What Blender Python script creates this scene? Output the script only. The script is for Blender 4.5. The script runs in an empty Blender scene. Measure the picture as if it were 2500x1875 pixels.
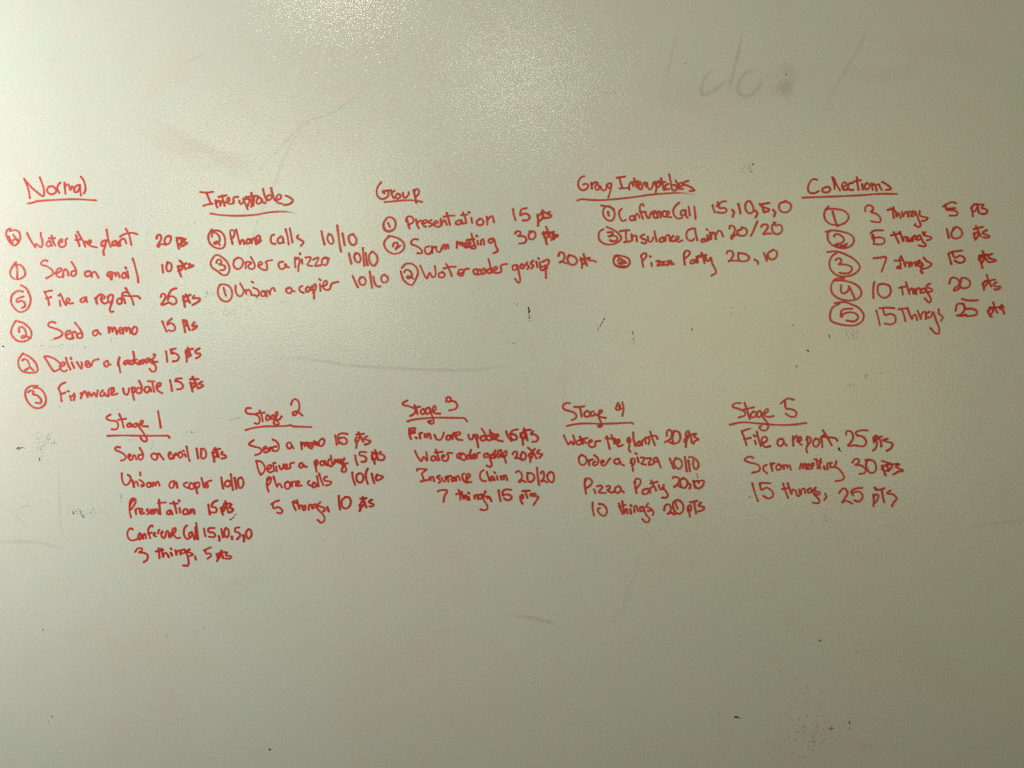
import bpy, math, random
from mathutils import Vector
random.seed(7)
scene = bpy.context.scene
COL = scene.collection

# ------------------------------------------------------------------ camera, light, exposure
CAM_D = 1.75                       # metres from the board
cam_data = bpy.data.cameras.new("camera")
cam_data.sensor_width = 36.0
cam_data.lens = 36.0 * CAM_D / 2.0
cam_data.clip_end = 50
cam = bpy.data.objects.new("camera", cam_data)
cam.location = (0, -CAM_D, 0)
cam.rotation_euler = (math.radians(90), 0, 0)
COL.objects.link(cam)
scene.camera = cam

world = bpy.data.worlds.new("World")
scene.world = world
world.use_nodes = True
bg = world.node_tree.nodes["Background"]
bg.inputs[0].default_value = (0.9, 0.85, 0.65, 1)
bg.inputs[1].default_value = 0.008

def area_lamp(name, loc, aim, size, power, color):
    d = bpy.data.lights.new(name, 'AREA')
    d.shape = 'RECTANGLE'
    d.size, d.size_y = size
    d.energy = power
    d.color = color
    o = bpy.data.objects.new(name, d)
    o.location = loc
    v = Vector(aim) - Vector(loc)
    o.rotation_euler = v.to_track_quat('-Z', 'Y').to_euler()
    COL.objects.link(o)
    return o

area_lamp("room_lamp_left", (-2.15, -0.92, 0.38), (-0.9, 0, 0.5), (0.6, 0.6), 32.5, (0.975, 1.0, 0.887))
area_lamp("added_fill_behind_left", (-0.9, -1.8, 0.62), (-0.7, 0, 1.2), (0.9, 0.9), 7.4, (0.985, 1.0, 0.72))  # added fill without a known source; lifts the board left of centre
area_lamp("added_fill_behind_right", (0.98, -1.95, 0.28), (1.05, 0, 0.75), (1.4, 1.4), 8.8, (1.0, 0.89, 0.47))  # broad warm light put in to brighten the right half, no known fixture
# two ceiling lamps that the glossy board mirrors as glittering patches
area_lamp("ceiling_lamp_near", (-0.62, -1.40, 1.46), (-0.62, -1.40, 0), (0.34, 0.12), 4.1, (1.0, 0.98, 0.76))
area_lamp("ceiling_lamp_far", (0.02, -2.49, 1.44), (0.02, -2.30, 0), (0.36, 0.30), 4.6, (1.0, 0.97, 0.74))

scene.cycles.use_denoising = False      # keeps the single bright glints of the orange-peel surface
vs = scene.view_settings
vs.view_transform = 'Standard'
vs.look = 'None'
vs.exposure = 0.0
vs.gamma = 1.0

# ------------------------------------------------------------------ helpers
S = 2.0 / 2500.0                   # metres of board per traced unit
def board(px, py):
    """a traced point to board coordinates (x right, z up, board front face at y = 0)"""
    return (px - 1250.0) * S, (937.5 - py) * S

def link(name, verts, faces, mat, parent, dens=None, uvs=None):
    me = bpy.data.meshes.new(name)
    me.from_pydata(verts, [], faces)
    if dens is not None:
        at = me.attributes.new("ink_load", 'FLOAT', 'POINT')
        at.data.foreach_set("value", dens)
    if uvs is not None:
        at = me.attributes.new("across", 'FLOAT', 'POINT')
        at.data.foreach_set("value", uvs)
    me.materials.append(mat)
    for p in me.polygons:
        p.use_smooth = True
    o = bpy.data.objects.new(name, me)
    COL.objects.link(o)
    o.parent = parent
    return o

# ------------------------------------------------------------------ materials
def new_mat(name):
    m = bpy.data.materials.new(name)
    m.use_nodes = True
    nt = m.node_tree
    nt.nodes.clear()
    out = nt.nodes.new("ShaderNodeOutputMaterial")
    b = nt.nodes.new("ShaderNodeBsdfPrincipled")
    nt.links.new(b.outputs[0], out.inputs[0])
    return m, nt, b

def N(nt, kind, **kw):
    n = nt.nodes.new(kind)
    for k, v in kw.items():
        if k.startswith("i_"):
            n.inputs[int(k[2:])].default_value = v
        else:
            setattr(n, k, v)
    return n

def noise(nt, coord, scale, detail=2.0, rough=0.5):
    n = nt.nodes.new("ShaderNodeTexNoise")
    n.inputs["Scale"].default_value = scale
    n.inputs["Detail"].default_value = detail
    n.inputs["Roughness"].default_value = rough
    nt.links.new(coord, n.inputs["Vector"])
    return n.outputs[0]

def ramp(nt, fac, stops):
    r = nt.nodes.new("ShaderNodeValToRGB")
    e = r.color_ramp.elements
    while len(e) < len(stops):
        e.new(0.5)
    for el, (p, c) in zip(e, stops):
        el.position = p
        el.color = c if len(c) == 4 else (*c, 1)
    nt.links.new(fac, r.inputs[0])
    return r.outputs[0]

def mix(nt, a, b, fac, mode='MIX'):
    m = nt.nodes.new("ShaderNodeMix")
    m.data_type = 'RGBA'
    m.blend_type = mode
    for v, i in ((fac, 0), (a, 6), (b, 7)):
        if hasattr(v, "links") or hasattr(v, "is_linked"):
            nt.links.new(v, m.inputs[i])
        else:
            m.inputs[i].default_value = v
    return m.outputs[2]

def math_(nt, op, a, b=0.0, clamp=False):
    m = nt.nodes.new("ShaderNodeMath")
    m.operation = op
    m.use_clamp = clamp
    for v, i in ((a, 0), (b, 1)):
        if hasattr(v, "is_linked"):
            nt.links.new(v, m.inputs[i])
        else:
            m.inputs[i].default_value = v
    return m.outputs[0]

def peel(nt, coord, b, strength, dist=0.00066, socket="Normal"):
    """orange-peel enamel: rounded bumps a few millimetres wide"""
    h1 = noise(nt, coord, 230, 1.0, 0.5)
    h2 = noise(nt, coord, 620, 1.0, 0.5)
    h = math_(nt, 'ADD', h1, math_(nt, 'MULTIPLY', h2, 0.38))
    bp = nt.nodes.new("ShaderNodeBump")
    bp.inputs["Strength"].default_value = strength
    bp.inputs["Distance"].default_value = dist
    nt.links.new(h, bp.inputs["Height"])
    nt.links.new(bp.outputs[0], b.inputs[socket])

def board_material():
    m, nt, b = new_mat("glossy_board_enamel")
    co = nt.nodes.new("ShaderNodeNewGeometry").outputs["Position"]
    base = (0.80, 0.80, 0.778, 1)
    # faint tint left behind by wiped red and green marker, in broad soft clouds
    c1 = ramp(nt, noise(nt, co, 2.6, 3, 0.55), [(0.36, (0.972, 1.0, 0.985)), (0.50, (1, 1, 1)), (0.66, (1.0, 0.960, 0.955))])
    c2 = ramp(nt, noise(nt, co, 16, 3, 0.65), [(0.36, (0.968, 1.0, 0.980)), (0.50, (1, 0.995, 0.99)), (0.64, (1.0, 0.968, 0.962))])
    grain = ramp(nt, noise(nt, co, 330, 2, 0.7), [(0.30, (0.82, 0.82, 0.815)), (0.70, (1.13, 1.13, 1.13))])
    # coloured speckle: tiny warm and cool grains of wiped ink
    spec = N(nt, "ShaderNodeTexNoise")
    spec.inputs["Scale"].default_value = 420
    spec.inputs["Detail"].default_value = 1
    nt.links.new(co, spec.inputs["Vector"])
    tint = mix(nt, (1, 1, 1, 1), spec.outputs[1], 0.16, 'OVERLAY')
    c = mix(nt, base, c1, 1.0, 'MULTIPLY')
    c = mix(nt, c, c2, 1.0, 'MULTIPLY')
    c = mix(nt, c, grain, 0.55, 'MULTIPLY')
    nt.links.new(c, b.inputs["Base Color"])
    # matt white enamel under a clear glossy orange-peel coat
    b.inputs["Roughness"].default_value = 0.6
    b.inputs["Specular IOR Level"].default_value = 0.0
    b.inputs["Coat Weight"].default_value = 1.0
    b.inputs["Coat IOR"].default_value = 1.5
    b.inputs["Coat Roughness"].default_value = 0.12
    peel(nt, co, b, 0.22)
    peel(nt, co, b, 0.56, socket="Coat Normal")
    return m

def ink_material(name, light, dark, alpha_lo, alpha_hi, dots=0.0, rough=0.35):
    """marker ink: density attribute drives tone, thin places let the board through"""
    m, nt, b = new_mat(name)
    co = nt.nodes.new("ShaderNodeNewGeometry").outputs["Position"]
    dn = N(nt, "ShaderNodeAttribute", attribute_name="ink_load").outputs["Fac"]
    ac = N(nt, "ShaderNodeAttribute", attribute_name="across").outputs["Fac"]
    n1 = noise(nt, co, 130, 3, 0.6)
    n2 = noise(nt, co, 420, 2, 0.6)
    d = math_(nt, 'ADD', dn, math_(nt, 'MULTIPLY', math_(nt, 'SUBTRACT', n1, 0.5), 1.1))
    d = math_(nt, 'ADD', d, math_(nt, 'MULTIPLY', math_(nt, 'SUBTRACT', n2, 0.5), 0.45), clamp=True)
    c = mix(nt, (*light, 1), (*dark, 1), d)
    nt.links.new(c, b.inputs["Base Color"])
    al = N(nt, "ShaderNodeMapRange", i_1=0.0, i_2=0.75, i_3=alpha_lo, i_4=alpha_hi)
    nt.links.new(d, al.inputs[0])
    edge = N(nt, "ShaderNodeMapRange", i_1=1.0, i_2=0.8, i_3=0.4, i_4=1.0)
    nt.links.new(ac, edge.inputs[0])
    a = math_(nt, 'MULTIPLY', al.outputs[0], edge.outputs[0])
    # a dying stroke (density under a quarter) thins to nothing
    fade = N(nt, "ShaderNodeMapRange", i_1=0.0, i_2=0.25, i_3=0.0, i_4=1.0)
    nt.links.new(dn, fade.inputs[0])
    a = math_(nt, 'MULTIPLY', a, fade.outputs[0])
    if dots:
        g = N(nt, "ShaderNodeMapRange", i_1=0.5 - 0.03, i_2=0.5 + 0.06, i_3=1 - dots, i_4=1.0)
        nt.links.new(noise(nt, co, 260, 2, 0.65), g.inputs[0])
        a = math_(nt, 'MULTIPLY', a, g.outputs[0])
    nt.links.new(a, b.inputs["Alpha"])
    b.inputs["Roughness"].default_value = rough
    peel(nt, co, b, 0.8)
    return m

def smear_material(name, col, top, dots):
    """wiped-off marker: soft film, strongest along its middle"""
    m, nt, b = new_mat(name)
    co = nt.nodes.new("ShaderNodeNewGeometry").outputs["Position"]
    dn = N(nt, "ShaderNodeAttribute", attribute_name="ink_load").outputs["Fac"]
    ac = N(nt, "ShaderNodeAttribute", attribute_name="across").outputs["Fac"]
    b.inputs["Base Color"].default_value = (*col, 1)
    inv = math_(nt, 'SUBTRACT', 1.0, ac, clamp=True)
    prof = N(nt, "ShaderNodeMapRange", i_1=0.0, i_2=0.8, i_3=0.0, i_4=top)
    prof.interpolation_type = 'SMOOTHSTEP'
    nt.links.new(inv, prof.inputs[0])
    a = math_(nt, 'MULTIPLY', prof.outputs[0], dn)
    g = N(nt, "ShaderNodeMapRange", i_1=0.35, i_2=0.62, i_3=1 - dots, i_4=1.0)
    nt.links.new(noise(nt, co, 150, 4, 0.75), g.inputs[0])
    a = math_(nt, 'MULTIPLY', a, g.outputs[0])
    nt.links.new(a, b.inputs["Alpha"])
    b.inputs["Roughness"].default_value = 0.3
    peel(nt, co, b, 1.0)
    return m

M_BOARD = board_material()
M_INK = ink_material("red_marker_ink", (0.77, 0.080, 0.062), (0.60, 0.018, 0.010), 0.88, 1.0)
M_GREY = smear_material("wiped_grey_marker", (0.46, 0.27, 0.25), 0.25, 0.55)
M_PINK = smear_material("wiped_red_marker", (0.76, 0.57, 0.57), 0.16, 0.45)
M_BLACK = ink_material("dried_black_marker", (0.05, 0.055, 0.045), (0.008, 0.01, 0.008), 0.85, 1.0, dots=0.0)
M_SPECK, _nt, _b = new_mat("dark_specks")
_b.inputs["Base Color"].default_value = (0.13, 0.13, 0.11, 1)
_b.inputs["Roughness"].default_value = 0.5

# ------------------------------------------------------------------ the board
whiteboard = bpy.data.objects.new("whiteboard", None)
COL.objects.link(whiteboard)
whiteboard["label"] = "large glossy off-white whiteboard covered with lists in red handwriting"
whiteboard["category"] = "whiteboard"

def make_panel():
    """writing panel 5.2 x 3.0 m, 18 mm thick, edges rounded by a chamfer"""
    x, z, t, c = 2.6, 1.5, 0.018, 0.003
    rings = [(x - c, z - c, 0.0), (x, z, c), (x, z, t)]
    v, f = [], []
    for (rx, rz, y) in rings:
        v += [(-rx, y, -rz), (rx, y, -rz), (rx, y, rz), (-rx, y, rz)]
    f.append((0, 1, 2, 3))
    for k in range(2):
        for i in range(4):
            j = (i + 1) % 4
            f.append((k * 4 + i, (k + 1) * 4 + i, (k + 1) * 4 + j, k * 4 + j))
    f.append((11, 10, 9, 8))
    o = link("writing_panel", v, f, M_BOARD, whiteboard)
    for p in o.data.polygons:
        p.use_smooth = False
    return o
make_panel()

# ------------------------------------------------------------------ strokes
def spline(P, step):
    """centripetal-ish Catmull-Rom through the traced points, resampled evenly"""
    if len(P) == 1:
        P = [P[0], (P[0][0] + 1, P[0][1] + 1)]
    Q = [(2 * P[0][0] - P[1][0], 2 * P[0][1] - P[1][1])] + P + [(2 * P[-1][0] - P[-2][0], 2 * P[-1][1] - P[-2][1])]
    out = []
    for i in range(len(P) - 1):
        a, b, c, d = Q[i:i + 4]
        L = math.dist(b, c)
        n = max(2, int(L / 1.0))
        # keep tangents no longer than the span: no overshoot at tight corners
        def tan(p0, p2):
            tx, ty = (p2[0] - p0[0]) * 0.5, (p2[1] - p0[1]) * 0.5
            tl = math.hypot(tx, ty)
            s = min(1.0, L * 1.15 / tl) if tl > 1e-6 else 0
            return tx * s, ty * s
        t0, t1 = tan(a, c), tan(b, d)
        for k in range(n):
            t = k / n
            h1 = 2 * t**3 - 3 * t**2 + 1; h2 = t**3 - 2 * t**2 + t
            h3 = -2 * t**3 + 3 * t**2; h4 = t**3 - t**2
            out.append((h1 * b[0] + h2 * t0[0] + h3 * c[0] + h4 * t1[0],
                        h1 * b[1] + h2 * t0[1] + h3 * c[1] + h4 * t1[1]))
    out.append(P[-1])
    # resample
    res = [out[0]]; acc = 0.0
    for i in range(1, len(out)):
        acc += math.dist(out[i - 1], out[i])
        if acc >= step:
            res.append(out[i]); acc = 0.0
    if math.dist(res[-1], out[-1]) > 0.3 or len(res) < 2:
        res.append(out[-1])
    return res

LAYER = 0
def ribbon(V, F, D, A, pts, rad, dens0, lift, taper_end=False, blobs=True, wob=0.10):
    """a flat marker stroke with round ends; V, F, D, A are the mesh lists it adds to"""
    P = spline(pts, 1.6)
    n = len(P)
    tot = sum(math.dist(P[i], P[i + 1]) for i in range(n - 1)) or 1
    ph, fr = random.uniform(0, 6.3), random.uniform(0.05, 0.12)
    rows = []
    T = []
    for i in range(n):
        a, b = P[max(0, i - 1)], P[min(n - 1, i + 1)]
        dx, dy = b[0] - a[0], b[1] - a[1]
        l = math.hypot(dx, dy) or 1
        T.append((dx / l, dy / l))
    s = 0.0
    for i in range(n):
        if i: s += math.dist(P[i - 1], P[i])
        t = s / tot
        r = rad * (1 + wob * math.sin(ph + s * fr) + random.uniform(-0.04, 0.04))
        if blobs:
            r *= 1 + 0.10 * math.exp(-s / 4.0) + 0.08 * math.exp(-(tot - s) / 4.0)
            dd = dens0 + 0.30 * math.exp(-s / 9.0) + 0.26 * math.exp(-(tot - s) / 8.0)
        else:
            dd = dens0 * min(1.0, 0.15 + 4.0 * t, 0.15 + 4.0 * (1 - t)) * random.uniform(0.8, 1.0)
        if taper_end:
            f = max(0.0, 1 - max(0.0, t - 0.72) / 0.28)
            dd *= f; r *= 0.55 + 0.45 * f
        rows.append((P[i], T[i], r, dd))
    cap = []
    for ang in (80, 55, 28):
        a = math.radians(ang)
        cap.append((math.sin(a), math.cos(a)))
    p0, t0, r0, d0 = rows[0]
    head = [((p0[0] - t0[0] * r0 * sn, p0[1] - t0[1] * r0 * sn), t0, r0 * cs, d0) for sn, cs in cap]
    p1, t1, r1, d1 = rows[-1]
    tail = [((p1[0] + t1[0] * r1 * sn, p1[1] + t1[1] * r1 * sn), t1, r1 * cs, d1) for sn, cs in reversed(cap)]
    rows = head + rows + tail
    base = len(V)
    m = len(rows)
    for i, (p, t, r, dd) in enumerate(rows):
        y = -(lift + 0.000012 * i / m)
        for k, w in ((-1, 1.0), (-0.5, 0.5), (0.5, 0.5), (1, 1.0)):
            x, z = board(p[0] - t[1] * r * k, p[1] + t[0] * r * k)
            V.append((x, y, z)); D.append(max(0.0, dd)); A.append(w)
    for i in range(m - 1):
        for k in range(3):
            a = base + i * 4 + k
            F.append((a, a + 1, a + 5, a + 4))

def stroke_part(name, strokes, parent, mat, rad=2.7, dens=None, label=None, kind=None, lift=0.00015, **kw):
    V, F, D, A = [], [], [], []
    mood = random.uniform(0.30, 0.62) if dens is None else dens
    for i, st in enumerate(strokes):
        d0 = mood + random.uniform(-0.16, 0.16) if dens is None else dens
        ribbon(V, F, D, A, st, rad, d0, lift + 0.000015 * i, **kw)
    o = link(name, V, F, mat, parent, D, A)
    if label: o["label"] = label
    if kind: o["kind"] = kind
    return o

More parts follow.
